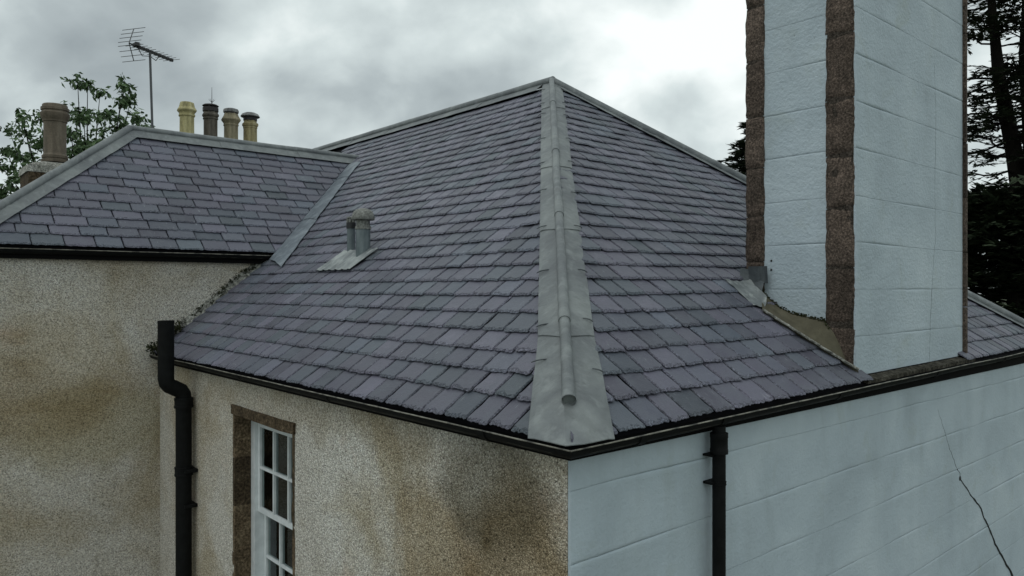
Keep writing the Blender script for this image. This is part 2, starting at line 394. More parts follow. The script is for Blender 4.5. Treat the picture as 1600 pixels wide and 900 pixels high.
# harled wall with the window opening
WB0, WB1, WZ0, WZ1 = 3.06, 4.30, 3.42, 5.25
w = MB()
w.box((0, .021, 0), (.42, WB0, 5.60)); w.box((0, WB1, 0), (.42, DEEP, 5.60))
w.box((0, WB0, 0), (.42, WB1, WZ0)); w.box((0, WB0, WZ1), (.42, WB1, 5.60))
w.obj('harled_wall', 'harl', house)
w = MB(); w.box((.03, .02, 0), (LEN, .42, 5.60)); pw = w.obj('painted_wall', 'paint', house)
w = MB(); w.box((LEN - .42, .43, 0), (LEN - .001, DEEP, 5.60)); w.obj('rear_wall', 'harl', house)
w = MB(); w.box((.43, DEEP - .42, 0), (LEN - .43, DEEP, 5.60)); w.obj('back_wall', 'harl', house)
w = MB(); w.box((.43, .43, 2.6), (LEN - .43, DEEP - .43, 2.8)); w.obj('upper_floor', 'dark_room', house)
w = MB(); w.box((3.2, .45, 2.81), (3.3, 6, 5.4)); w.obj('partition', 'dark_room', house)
# painted courses, scored lines between them
def course(a0, a1, z0, z1, b, dirn, thick, parent, m, name='course', seed=0):
    """one scored course of render; dirn 'b' = faces -b and runs along a; 'a' = faces -a and runs along b (a0, a1 then mean b)"""
    L = a1 - a0; nu = max(8, int(L / .07)); gap = .0009
    rows = [(-.0, 1.), (.010, .0), (None, 0.), (-.010, .0), (0., 1.)]
    def edge(x, z): return .007 * nz(x * 1.3, z * 3.3) + .003 * nz(x * 7, z * 5)
    def pt(u, k):
        x = a0 + u * L
        zb = z0 + gap + edge(x, z0); zt = z1 - gap + edge(x, z1)
        z = [zb, zb + .005, zb + .014, zb + .03, zt - .03, zt - .014, zt - .005, zt][k]; dep = [.0045, .0006, -.0016, .0, 0., -.0008, .0012, .0045][k]
        dep *= max(0., .45 + 1.5 * nz(x * 1.3, (z0 if k < 4 else z1) * 7.3))
        dep += .0012 * nz(x * 3, z * 3, seed)
        return (x, b + dep, z) if dirn == 'b' else (b + dep, x, z)
    mb = MB(); mb.slab(lambda u, v: pt(u, round(v * 7)), nu, 7, (0, -1, 0) if dirn == 'b' else (-1, 0, 0), thick)
    return mb.obj(name, m, parent, smooth=True)
ZJ = 6.39; CH = .357
k = 0
zt = ZJ - 3 * CH + CH
zs_ = []
z = 5.407
while z > 0: zs_.append(z); z -= CH
zs_.append(0.)
top = 5.60
for zb in zs_:
    course(.003, LEN, zb, top, 0.0, 'b', .019, pw, 'paint', seed=zb); top = zb
# cracks in the painted wall
def crackline(pts, w0, w1, b, seed, n=40):
    out = []; P = [Vector(p) for p in pts]
    seg = [(P[i + 1] - P[i]).length for i in range(len(P) - 1)]; T = sum(seg)
    for i in range(n + 1):
        d = T * i / n; j = 0
        while j < len(seg) - 1 and d > seg[j]: d -= seg[j]; j += 1
        p = P[j].lerp(P[j + 1], min(1, d / seg[j])); q = .018 * nz(i * .45, seed) + .008 * nz(i * 1.7, seed)
        out.append((p.x + q, b + .0, p.y + q * .4, (w0 + (w1 - w0) * i / n) * (1 + .6 * nz(i * .8, seed + 4))))
    return out
def crack(pts, w0, w1, b, seed, parent, axis='b', name='crack'):
    c = crackline([(x, z, 0) for x, z in pts], w0, w1, b, seed); mb = MB()
    if axis == 'b': mb.tube([(x, y, z) for x, y, z, r in c], [r for *_, r in c], 5)
    else: mb.tube([(y, x, z) for x, y, z, r in c], [r for *_, r in c], 5)
    return mb.obj(name, 'crack', parent)
crack([(4.70, 5.31), (4.86, 5.10), (4.98, 4.93), (5.16, 4.72), (5.25, 4.65), (5.26, 4.58)], .0009, .003, .000, 1, pw)
crack([(5.255, 4.596), (5.50, 4.42), (5.783, 4.241), (6.264, 3.753), (6.85, 3.26), (7.2, 2.7)], .006, .018, .000, 2, pw)
mb = MB(); mb.lathe((0, 0, 0), [(.002, -.012), (.022, -.008), (.028, 0), (.02, .008), (.002, .012)], 8)
mb.v = [(5.255 + x, .002 + z * .6, 4.60 + y) for x, y, z in mb.v]; mb.obj('crack', 'crack', pw)

# roof decks
def deck(name, poly, t=.03, parent=house, m='deck'):
    mb = MB(); n = len(poly); lo = [(x, y, z - t) for x, y, z in poly]
    mb.add(list(poly) + lo, [tuple(range(n)), tuple(range(2 * n - 1, n - 1, -1))] + [(i, (i + 1) % n, (i + 1) % n + n, i + n) for i in range(n)])
    return mb.obj(name, m, parent)
e = .045
HB = DEEP - PB
slopeL = deck('roof_slope', [(-e, -e, ZS), (PA, PB, ZR), (PA, HB, ZR), (-e, DEEP + e, ZS)])
slopeR = deck('roof_slope', [(-e + .001, -e, ZS + .0005), (LEN / 2, -e, ZS + dzR(4, 0)), (LEN + e, -e, ZS + dzR(LEN, 0)), (PA, PB, ZR + .0005)])
M['slate_plain'] = M['slate_far']
deck('rear_slope', [(LEN + e, -e + .001, ZS + dzR(LEN, 0)), (LEN + e, DEEP + e, ZS), (PA + .001, HB, ZR), (PA + .001, PB, ZR)], m='slate_far')
deck('rear_slope', [(LEN + e - .001, DEEP + e, ZS), (-e, DEEP + e - .001, ZS), (PA, HB + .001, ZR)], m='slate_far')

# ------------------------------------------------------------------ slates
SL, ST = .205, .012
def slate_mesh(w, l=SL, t=ST, n=13, expo=.172):
    """one slate: dressed ragged tail at y = 0, head at y = l, x from 0 to w"""
    tail = []; inner = []
    skew = R(-.005, .005)
    for i in range(n):
        x = w * i / (n - 1)
        y = R(-.0055, .0055) + skew * (i / (n - 1) - .5) * 2
        if i in (0, n - 1): y += R(.0, .010)
        tail.append((x, y)); inner.append((x + (0.004 if i == 0 else -.004 if i == n - 1 else R(-.006, .006)), y + R(.008, .030)))
    nl, nr = [], []
    for q in (.30, .55, .8):
        nl.append((R(-.001, .002), l * q)); nr.append((w + R(-.002, .001), l * q))
    mb = MB(); vs = []
    o = [(x, y) for x, y in tail] + nr + [(w, l), (0, l)] + nl[::-1]
    k = len(o)
    vs += [(x, y, 0) for x, y in o]                                   # underside
    vs += [(x, y, t * .30) for x, y in tail] + [(x, y, t * .45) for x, y in o[n:]]          # outer edge
    inn = inner + [(x - R(.004, .013), y) for x, y in nr] + [(w - .003, l), (.003, l)] + [(x + R(.004, .013), y) for x, y in nl[::-1]]
    vs += [(x, y, t + (R(-.0008, .0008))) for x, y in inn]            # top face
    fs = [tuple(range(k - 1, -1, -1))]
    for i in range(k):
        j = (i + 1) % k; fs.append((i, j, j + k, i + k)); fs.append((i + k, j + k, j + 2 * k, i + 2 * k))
    fs.append(tuple(range(2 * k, 3 * k)))
    mb.add(vs, fs); mb.mi = [1] + [1, 1] * k + [0]; return mb
WREF = .21
VAR = [slate_mesh(WREF) for _ in range(10)]
WREFW = .30
VARW = [slate_mesh(WREFW, .185) for _ in range(8)]
TILT = math.atan2(.0215, SL)
def slope_frame(org, ex, ey):
    ex = Vector(ex).normalized(); ey = Vector(ey).normalized(); nn = ex.cross(ey)
    return Matrix(((ex.x, ey.x, nn.x, org[0]), (ex.y, ey.y, nn.y, org[1]), (ex.z, ey.z, nn.z, org[2]), (0, 0, 0, 1)))
cosL = 1 / math.hypot(1, TL); cosR = 1 / math.hypot(1, TR)
FL = slope_frame((-.05, 0, ZS), (0, -1, 0), (1, 0, TL))          # x = -b
FR = slope_frame((0, -.05, ZS), (1, 0, 0), (0, 1, TR))           # x = a
def lay(frame, rows, expo, xr, wmean, keep, variants, wref, lift=.0, wj=.14, sl=SL):
    """returns [(matrix, variant, scale_x)] of every slate whose middle passes keep(x, y)"""
    out = []
    for r in range(rows):
        y = r * expo; x0, x1 = xr(r * expo + .5 * expo)
        x = x0 - R(0, wmean) ; 
        yo = R(-.003, .003)
        while x < x1:
            w = wmean * R(1 - wj, 1 + wj)
            if keep(x, x + w, y):
                m = Matrix.Translation((x + .0015, y + yo + R(-.004, .004), .0255 + R(0, .006))) @ Matrix.Rotation(R(-.008, .008), 4, 'Z') @ Matrix.Rotation(-TILT + R(-.006, .006), 4, 'X') @ Matrix.Rotation(R(-.012, .012), 4, 'Y')
                if r == 0: m = Matrix.Translation((0, -.026, 0)) @ m @ Matrix.Diagonal((1, 1.15, 1, 1))
                out.append([frame @ m, random.randrange(len(variants)), (w - R(.009, .015) * (.62 if wref > .25 else 1)) / wref, (x, w, y)])
            x += w
    return out
# left slope: y measured up the slope; b of the hip at height y
def hip_bL(y): return -.05 + (y * cosL) * (PB + .05) / (PA + .05)
def hip_aR(y): return -.05 + (y * cosR) * (PA + .05) / (PB + .05)
EXL = .1735; rowsL = 29
def valley_b(a): return BW - .06 + ((ZS + TL * (a + .05)) - 6.84) / 1.02
def keepL(x0, x1, y):
    b0, b1 = -x1, -x0; a = y * cosL - .05
    if b1 < hip_bL(y): return False
    lim = BW + .06 if a < 1.3 else valley_b(a + .3) + .5
    return b0 < min(lim, 15.0)
sl_left = lay(FL, rowsL, EXL, lambda y: (-15.0 if y * cosL > 3.2 else -10.0, -hip_bL(y)), .208, keepL, VAR, WREF)
EXR = .178; rowsR = 29
def far_aR(y): return LEN + .05 - (y * cosR) * (LEN + .05 - PA) / (PB + .05)
CA0, CA1, CB1 = 3.083, 5.34, .92
def keepR(x0, x1, y):
    if x1 < hip_aR(y) or x0 > far_aR(y): return False
    b = y * cosR - .05
    if CA0 + .1 > x1 and b < .62 and x0 > CA0 - .06 - .34 * max(0, b) / .6: return False
    return not (x0 > CA0 + .02 and x1 < CA1 - .02 and b < CB1 - .3)
sl_right = lay(FR, rowsR, EXR, lambda y: (hip_aR(y), far_aR(y)), .208, keepR, VAR, WREF)
for s in sl_right:
    x, w_, y = s[3]; s[0] = Matrix.Translation((0, 0, dzR(x + w_ / 2, y * cosR))) @ s[0]
# near the hip the tails kick up a little, as dressed to meet the lead
for s in sl_left:
    x, w_, y = s[3]; d = (-(x + w_ / 2)) - hip_bL(y)
    if d < .55 and y > .3: s[0] = s[0] @ Matrix.Translation((0, .02 * (1 - d / .55), .005 * (1 - d / .55)))
for s in sl_right:
    x, w_, y = s[3]; d = (x + w_ / 2) - hip_aR(y)
    if d < .55 and y > .3: s[0] = s[0] @ Matrix.Translation((0, .02 * (1 - d / .55), .005 * (1 - d / .55)))
def cut_plane(p, q, up):
    p, q = Vector(p), Vector(q); n = (q - p).cross(Vector(up)).normalized(); return p, n
HIP0, HIP1 = (-.05, -.05, ZS), (PA, PB, ZR)
NC = (HM.inverted() @ Vector((0, 0, ZC)))
def score(m):
    p = m @ Vector((.1, .08, 0)); wp = HM @ p
    x = 800 + 1178 * wp.x / wp.y; y = 450 - 1178 * (wp.z - ZC) / wp.y
    if not (-20 < x < 1620 and -20 < y < 920): return 0
    if 1175 < x < 1500: return 0
    n = (m.to_3x3() @ Vector((0, 0, 1))); d = NC - p
    return max(0, n.dot(d)) / d.length ** 3
def cutmesh(mb, cuts):
    me = mb.mesh('tmp'); bm = bmesh.new(); bm.from_mesh(me); bpy.data.meshes.remove(me)
    for p, nn in cuts:
        r = bmesh.ops.bisect_plane(bm, geom=bm.verts[:] + bm.edges[:] + bm.faces[:], plane_co=p, plane_no=nn, clear_outer=True)
        ed = [x for x in r['geom_cut'] if isinstance(x, bmesh.types.BMEdge)]
        if ed:
            try: bmesh.ops.edgeloop_fill(bm, edges=ed)
            except Exception: pass
    bm.verts.index_update()
    o = MB(); o.v = [tuple(v.co) for v in bm.verts]; o.f = [tuple(v.index for v in f.verts) for f in bm.faces]; o.mi = [f.material_index for f in bm.faces]; bm.free(); return o
# signed distances for cutting at the hips
def hipcut(side):
    p, q = Vector(HIP0), Vector(HIP1); d = (q - p); n = Vector((d.y, -d.x, 0)).normalized()   # points to +a -b : the right slope
    return (p, n) if side == 'L' else (p, -n)
def farcut():
    p, q = Vector((LEN + .05, -.05, ZS)), Vector((PA, PB, ZR)); d = q - p
    return (p, Vector((d.y, -d.x, 0)).normalized() * (1 if d.y > 0 else -1))
SHARED = {}
def shared(variants, i, key, m):
    k = (key, i)
    if k not in SHARED:
        me = variants[i].mesh('slate'); me.materials.append(M[m]); me.materials.append(M['slate_edge'])
        SHARED[k] = me
    return SHARED[k]
allsl = [(score(s[0]), 'L', s) for s in sl_left] + [(score(s[0]), 'R', s) for s in sl_right]
allsl.sort(key=lambda t: -t[0])
NIND = 300
def worldverts(var, s):
    M4 = s[0] @ Matrix.Diagonal((s[2], 1, 1, 1)); o = MB(); o.v = [tuple(M4 @ Vector(p)) for p in var[s[1]].v]; o.f = list(var[s[1]].f); o.mi = list(var[s[1]].mi); return o
rest = MB(); restmi = []
for idx, (sc_, side, s) in enumerate(allsl):
    x, w_, y = s[3]
    if side == 'L': cr = (-(x + w_) < hip_bL(y + SL) + .02); cuts = [hipcut('L')] if cr else []
    else:
        cuts = []
        if x < hip_aR(y + SL) + .02: cuts.append(hipcut('R'))
        if x + w_ > far_aR(y + SL) - .02: cuts.append(farcut())
    par = slopeL if side == 'L' else slopeR
    wv = None
    if cuts:
        wv = cutmesh(worldverts(VAR, s), cuts)
        if len(wv.f) < 3: continue
    if idx < NIND:
        if wv:
            c = Vector(wv.v[0]); me = MB(); me.v = [tuple(Vector(p) - c) for p in wv.v]; me.f = wv.f; me.mi = wv.mi
            mm = me.mesh('slate'); mm.materials.append(M['slate']); mm.materials.append(M['slate_edge']); o = bpy.data.objects.new('slate', mm); o.location = c
        else:
            o = bpy.data.objects.new('slate', shared(VAR, s[1], 'm', 'slate')); o.matrix_local = s[0] @ Matrix.Diagonal((s[2], 1, 1, 1))
        COL.objects.link(o); o.parent = par
    else:
        wv = wv or worldverts(VAR, s); rest.add(wv.v, wv.f); restmi += wv.mi
rest.mi = restmi
o = rest.obj('slate_field', 'slate_far', house, fix=False); o['kind'] = 'stuff'; o.data.materials.append(M['slate_far_edge'])

# ------------------------------------------------------------------ lead on the hip, ridge and far hip
def hp(s): return Vector((-.05 + s * (PA + .05), -.05 + s * (PB + .05), ZS + s * (ZR - ZS)))
nL = Vector((-TL, 0, 1)).normalized(); nR = Vector((0, -TR, 1)).normalized()
hipflash = MB()
def hip_sheet(s0, s1, wl0, wl1, wr0, wr1, lift, name='lead_sheet'):
    n = 14
    def fn(u, v):
        s = s0 + (s1 - s0) * v; p = hp(s); k = (u - .5) * 2
        wl = wl0 + (wl1 - wl0) * v; wr = wr0 + (wr1 - wr0) * v
        jag = .007 * nz(s * 13, 1.3 if k < 0 else 7.7) + .0015 * nz(s * 70, 2)
        if v == 0: jag *= .4
        h = .050 + lift * (1 - v) + .004 * nz(s * 19, k * 2.)
        if abs(k) > .9: h -= .008
        if k <= 0:
            d = -k * (wl + jag); q = p + Vector((0, d, 0)); q += nL * h
        else:
            d = k * (wr + jag); q = p + Vector((d, 0, 0)); q += nR * h
        if s0 < 0.01 and v < .3: q.z -= .012 * (1 - v / .3) ** 2
        q.z += 0
        return q
    mb = MB(); mb.slab(fn, 10, n, (0, 0, 1), .004)
    return mb.obj(name, 'lead', house, smooth=True)
SH = [(-.010, .134, .265, .20, .275, .215), (.126, .353, .20, .185, .215, .195), (.345, .553, .185, .175, .195, .18), (.546, .842, .175, .165, .18, .17), (.834, 1.0, .165, .15, .17, .15)]
for i, (a0, a1, *ws) in enumerate(SH): hip_sheet(a0, a1, *ws, .007)
up45 = (nL + nR).normalized()
RS = [(.034, .150), (.145, .378), (.373, .597), (.592, .843), (.838, 1.004)]
for i, (a0, a1) in enumerate(RS):
    mb = MB(); pts = []; rr = []
    n = 12
    for j in range(n + 1):
        s = a0 + (a1 - a0) * j / n; p = hp(s) + up45 * .075 + Vector((.004 * nz(s * 9), .004 * nz(s * 9, 5), 0)); pts.append(p); rr.append(.0345 - .003 * j / n)
    rr[0] = .0365; rr[1] = .0355
    mb.tube(pts, rr, 16)
    ro = mb.obj('lead_roll', 'lead', house, smooth=True)
    if i == 0:       # the open end with its beaten rim
        d = (pts[0] - pts[1]).normalized(); q = MB(); q.tube([pts[0] + d * .0006, pts[0] + d * .010], [.038, .0385], 16, cap=False)
        q.tube([pts[0] + d * .010, pts[0] + d * .0006], [.032, .032], 16, cap=False); q.obj('end_rim', 'lead', ro, smooth=True)
# retaining clips
for s in (.076, .144, .244, .35, .454, .561, .671, .793, .857, .945):
    for side in 'LR':
        p = hp(s + R(-.008, .008)); wdt = (.225 if s < .1 else .188)
        if side == 'L': e0 = p + Vector((0, wdt + .02, 0)) + nL * .056; dirv = Vector((.01, -.085, 0)); nn = nL; sl = Vector((1, 0, TL)).normalized()
        else: e0 = p + Vector((wdt + .02, 0, 0)) + nR * .056; dirv = Vector((-.06, .0, 0)); nn = nR; sl = Vector((0, 1, TR)).normalized()
        pts = [e0 + dirv * t + nn * (.012 * math.sin(t * 3)) + sl * (.035 * t * t) for t in (0, .25, .5, .75, 1)]
        mb = MB(); mb.tube(pts, [.003, .0045, .0045, .004, .003], 5); mb.obj('clip', 'lead_dark', house)
def ridge_roll(p0, p1, r, parent, segs, m='lead', sag=0.):
    p0, p1 = Vector(p0), Vector(p1)
    for i in range(segs):
        mb = MB(); a, b = i / segs, (i + 1) / segs + .008
        n = 8; pts = [p0.lerp(p1, a + (b - a) * j / n) for j in range(n + 1)]
        pts = [q + Vector((0, 0, .006 * nz(q.x * 1.3, q.y * 1.3, 4))) for q in pts]
        mb.tube(pts, [r * (1.05 - .05 * j / n) for j in range(n + 1)], 14); mb.obj('lead_roll', m, parent, smooth=True)
def strip(p0, p1, down0, down1, nrm, h, parent, m='lead', segs=3, t=.004, name='lead_sheet'):
    """lead flashing between the line p0-p1 and the line offset by down"""
    p0, p1, down0, down1, nrm = map(Vector, (p0, p1, down0, down1, nrm))
    for i in range(segs):
        a, b = i / segs, min(1., (i + 1) / segs + .006)
        def fn(u, v):
            s = a + (b - a) * u; p = p0.lerp(p1, s) + down0.lerp(down1, s) * (v * (1 + .035 * nz(s * 21, 3.1)))
            return p + nrm * (h + .006 * (1 - u) + .003 * nz(s * 24, v * 2))
        mb = MB(); mb.slab(fn, 12, 3, nrm, t); mb.obj(name, m, parent, smooth=True)
dL = Vector((-1, 0, -TL)).normalized(); dR = Vector((0, -1, -TR)).normalized()
strip((PA, PB + .12, ZR), (PA, HB, ZR), dL * .17, dL * .17, nL, .050, house, segs=7)
ridge_roll((PA, PB - .03, ZR + .062), (PA, HB, ZR + .062), .052, house, 8)
FH0, FH1 = Vector((PA, PB, ZR)), Vector((LEN + .05, -.05, ZS + dzR(LEN, 0)))
strip(FH0 + Vector((.10, -.105, -.08)), FH1, Vector((-.15, 0, 0)), Vector((-.17, 0, 0)), nR, .050, house, segs=5)
ridge_roll(FH0 + Vector((0, 0, .058)), FH1 + Vector((0, 0, .055)), .054, house, 6)
# fascias
mb = MB(); mb.box((-.014, -.014, 5.562), (-.001, BW, 5.655)); mb.obj('fascia', 'fascia', house)
mb = MB(); mb.add([(0, -.014, 5.562), (LEN, -.014, 5.562), (LEN, -.002, 5.562), (0, -.002, 5.562), (0, -.014, 5.65), (LEN, -.014, 5.65 + .088), (LEN, -.002, 5.65 + .088), (0, -.002, 5.65)],
    [(3, 2, 1, 0), (4, 5, 6, 7), (0, 1, 5, 4), (1, 2, 6, 5), (2, 3, 7, 6), (3, 0, 4, 7)]); mb.obj('fascia', 'fascia', house)

# ------------------------------------------------------------------ wallhead chimney
stack = MB(); stack.box((CA0 + .02, .02, 5.4), (CA1, CB1, 9.75)); stack = stack.obj('chimney_stack', 'paint_rough', house)
mb = MB(); mb.box((CA0 - .06, -.07, 9.751), (CA1 + .07, CB1 + .07, 9.93)); mb.obj('coping', 'granite', stack)
zs2 = [5.69] + [ZJ + CH * k for k in range(-1, 10)]
zs2 = [z for z in zs2 if z <= 9.75]
for i in range(len(zs2) - 1):
    course(CA0 - .003, CA1 - .02, zs2[i], zs2[i + 1], 0.0, 'b', .019, stack, 'paint_rough', seed=i + 20)
    course(.225, .775, max(zs2[i], 5.9), max(zs2[i + 1], 5.95), CA0 + .0, 'a', .019, stack, 'paint_rough', seed=i + 40)
def quoin(b0, b1, z0, z1, a, th, name='quoin'):
    """a squared granite block of the chimney's corner, its arris worn and uneven"""
    nu, nv = 8, 16
    def fn(u, v):
        z = z0 + .004 + (z1 - z0 - .008) * v + .004 * nz(u * 3, z0 + v); b = b0 + (b1 - b0) * u
        if u in (0, 1): b += (.010 if u or b0 > .5 else .006) * nz(z * 9, u * 9 + b0 * 3) + .006 * nz(z * 40, u * 5)
        rnd = min(u, 1 - u) < .01 or min(v, 1 - v) < .01
        return (a + (.016 if rnd else 0) + .012 * nz(z * 5, b * 9, a), b, z)
    mb = MB(); mb.slab(fn, nu, nv, (-1, 0, 0), th); return mb.obj(name, 'granite', stack, smooth=True)
qz = [5.60, 6.12, 6.555, 7.014, 7.418, 7.848, 8.347, 8.80, 9.25, 9.75]
for i in range(len(qz) - 1): quoin(.012, .236, qz[i], qz[i + 1], CA0 - .018, .04)
mb = MB(); mb.box((CA0 - .010, .024, 5.6), (CA0 + .0195, .222, 9.7)); mb.box((CA0 - .008, .772, 6.0), (CA0 + .0195, .915, 9.7)); mb.obj('joint_bed', 'joint', stack)
qz = [6.30, 6.62, 7.0, 7.404, 7.833, 8.299, 8.76, 9.2, 9.75]
for i in range(len(qz) - 1): quoin(.762, .93, qz[i], qz[i + 1], CA0 - .022, .045)
def edge_strip(z0, z1):
    mb = MB(); mb.box((CA1 - .018, -.028, z0), (CA1 + .03, .06, z1), .003); mb.obj('quoin', 'granite', stack)
z = 5.70
while z < 9.7: edge_strip(z + .003, min(9.75, z + .52) - .003); z += .52
crack([(4.62, 8.4), (4.66, 7.9), (4.63, 7.3), (4.65, 6.9), (4.55, 6.3), (4.50, 5.75)], .0005, .0011, -.0002, 9, stack)
for b, z in ((.70, 6.625), (.70, 6.55)):
    mb = MB(); mb.lathe((0, 0, 0), [(.001, -.006), (.009, -.003), (.010, .002), (.001, .005)], 7); mb.v = [(CA0 - .002 + zz * .5, b + x, z + y) for x, y, zz in mb.v]; mb.obj('hole', 'crack', stack)
# mortar fillet between the stack and the slates
topc = [(.78, 6.40), (.73, 6.335), (.62, 6.245), (.505, 6.20), (.38, 6.175), (.239, 6.15), (.16, 6.05), (.113, 5.958), (.06, 5.83), (.012, 5.735)]
def roofR(a, b): return ZS + TR * (b + .05) + dzR(a, b)
def fill(u, v):
    i = u * (len(topc) - 1); k = min(int(i), len(topc) - 2); f = i - k
    b = topc[k][0] * (1 - f) + topc[k + 1][0] * f; z = topc[k][1] * (1 - f) + topc[k + 1][1] * f
    z += .006 * nz(u * 17, 3)
    bb = .57 - .59 * u; out = (.34 * (1 - u) ** .9 + .02) + .01 * nz(u * 13, 8)
    ab, zb = CA0 - out, roofR(CA0 - out, bb) + .062
    t = v ** 1.0; sagv = -.012 * math.sin(math.pi * v) * (1 - u * .6)
    return (CA0 - .022 + (ab - CA0 + .022) * t, b + (bb - b) * t, z + (zb - z) * t + sagv)
mb = MB(); mb.slab(fill, 36, 10, (-.6, 0, .8), .03); mb.obj('mortar_fillet', 'mortar', stack, smooth=True)
pts = []; rr = []
for i in range(41):
    u = i / 40; p = fill(u, 1.0); pts.append((p[0] - .012 + .008 * nz(u * 30), p[1] - .012, p[2] + .004)); rr.append(.010 + .005 * nz(u * 40, 2))
mb = MB(); mb.tube(pts, rr, 6); mb.obj('mortar_edge', 'cement', stack)
# moss along the top of the fillet
mb = MB()
for i in range(240):
    u = random.random() ** 1.1 * .62; p = Vector(fill(u, .0)); c = p + Vector((-.012 + R(-.006, .002), R(-.01, .01), R(-.012, .012) + .004)); r = R(.004, .011)
    ax = Vector((R(-1, 1), R(-1, 1), R(-1, 1))).normalized(); bx = ax.orthogonal().normalized() * r; cx = ax.cross(bx)
    mb.add([c - bx, c + cx, c + bx, c - cx, c + ax * r], [(0, 1, 4), (1, 2, 4), (2, 3, 4), (3, 0, 4), (3, 2, 1, 0)])
o = mb.obj('moss', 'moss', stack, fix=False); o['kind'] = 'stuff'
# lead at the back corner of the stack
def soak(u, v):
    top = Vector((2.72, .90)).lerp(Vector((3.02, .86)), u); bot = Vector((2.70, .63)).lerp(Vector((2.94, .66)), u); q = top.lerp(bot, v); a, b = q.x, q.y - .035 * math.sin(math.pi * u) * v
    z = roofR(a, b) + .055 + .10 * max(0, u - .6) ** 1.3 + .012 * nz(u * 5, v * 5)
    if u + v > 1.5: z += .03 * (u + v - 1.5)
    return (a, b, z)
mb = MB(); mb.slab(soak, 12, 10, (0, -.5, .8), .004); mb.obj('lead_soaker', 'lead_pale', stack, smooth=True)
def apron(u, v):
    b = .735 + .225 * u; z = 6.36 + .19 * v + .02 * u + .008 * nz(u * 6, v * 6)
    return (CA0 - .045 - .05 * (1 - v) ** 2 - .008 * nz(u * 4, v * 4, 3), b, z)
mb = MB(); mb.slab(apron, 8, 6, (-1, 0, 0), .005); mb.obj('lead_apron', 'lead_dark', stack, smooth=True)
mb = MB(); mb.slab(lambda u, v: (CA0 - .058 - .012 * v, .70 + .17 * u, 6.44 + .14 * v), 4, 3, (-1, 0, 0), .005); mb.obj('lead_apron', 'lead_dark', stack, smooth=True)
# gutter-side sill under the stack
mb = MB(); mb.slab(lambda u, v: (CA0 + .02 + (CA1 - CA0 + .05) * u, -.082 + .08 * v, ZS + dzR(CA0 + (CA1 - CA0) * u, 0) + .008 + .022 * v + .007 * nz(u * 20, v * 3)), 40, 3, (0, 0, 1), .03); mb.obj('mortar_sill', 'silt_stone', stack, smooth=True)

# ------------------------------------------------------------------ window
win = MB(); FA = .15
for b0, b1, z0, z1 in ((WB0 + .001, WB0 + .12, WZ0, WZ1 - .001), (WB1 - .12, WB1 - .031, WZ0, WZ1 - .001)): win.box((FA, b0, z0), (FA + .16, b1, z1))
win.box((FA, WB0 + .121, WZ1 - .075), (FA + .16, WB1 - .121, WZ1 - .002)); win.box((FA - .06, WB0 + .0, WZ0 + .002), (FA + .17, WB1 - .03, WZ0 + .06))
win = win.obj('window', 'white', house)
def sash(a, z0, z1, horn):
    b0, b1 = WB0 + .121, WB1 - .121; st = .05; d = .042
    s = MB(); s.box((a, b0, z0), (a + d, b0 + st, z1)); s.box((a, b1 - st, z0), (a + d, b1, z1))
    s.box((a + .001, b0 + st, z0), (a + d - .001, b1 - st, z0 + .045)); s.box((a + .001, b0 + st, z1 - .045), (a + d - .001, b1 - st, z1))
    so_ = s.obj('sash', 'white', win)
    W = b1 - b0 - 2 * st; H = z1 - z0 - .09; bar = .022
    for k in (1, 2):
        bb = b0 + st + W * k / 3; m_ = MB(); m_.box((a - .004, bb - bar / 2, z0 + .045), (a + d - .008, bb + bar / 2, z1 - .045)); tag(m_.obj('glazing_bar', 'white', win))
    zz = z0 + .045 + H / 2; m_ = MB(); m_.box((a - .002, b0 + st, zz - bar / 2), (a + d - .01, b1 - st, zz + bar / 2)); m_.obj('glazing_bar', 'white', win)
    for i in range(3):
        for j in range(2):
            y0 = b0 + st + W * i / 3; y1 = b0 + st + W * (i + 1) / 3; q0 = z0 + .045 + H * j / 2; q1 = q0 + H / 2
            m_ = MB(); m_.box((a + .018, y0 + .006, q0 + .006), (a + .022, y1 - .006, q1 - .006)); m_.obj('pane', 'glass', win)
MID = 4.35
sash(FA + .025, MID - .0, WZ1 - .076, True)
sash(FA + .085, WZ0 + .062, MID + .04, False)
mb = MB(); mb.slab(lambda u, v: (.62 + .03 * math.sin(u * 40), WB1 - .05 - .35 * u, 3.5 + 1.6 * v), 40, 2, (1, 0, 0), .003); mb.obj('curtain', 'curtain', win)
mb = MB()
for i in range(26):
    c = Vector((.36 + R(-.03, .05), 3.62 + R(-.1, .1), 4.44 + R(-.03, .05))); r = R(.015, .035); ax = Vector((R(-1, 1), R(-1, 1), R(0, 1))).normalized(); bx = ax.orthogonal().normalized() * r; cx = ax.cross(bx)
    mb.add([c - bx, c + cx, c + bx, c - cx, c + ax * r], [(0, 1, 4), (1, 2, 4), (2, 3, 4), (3, 0, 4), (3, 2, 1, 0)])
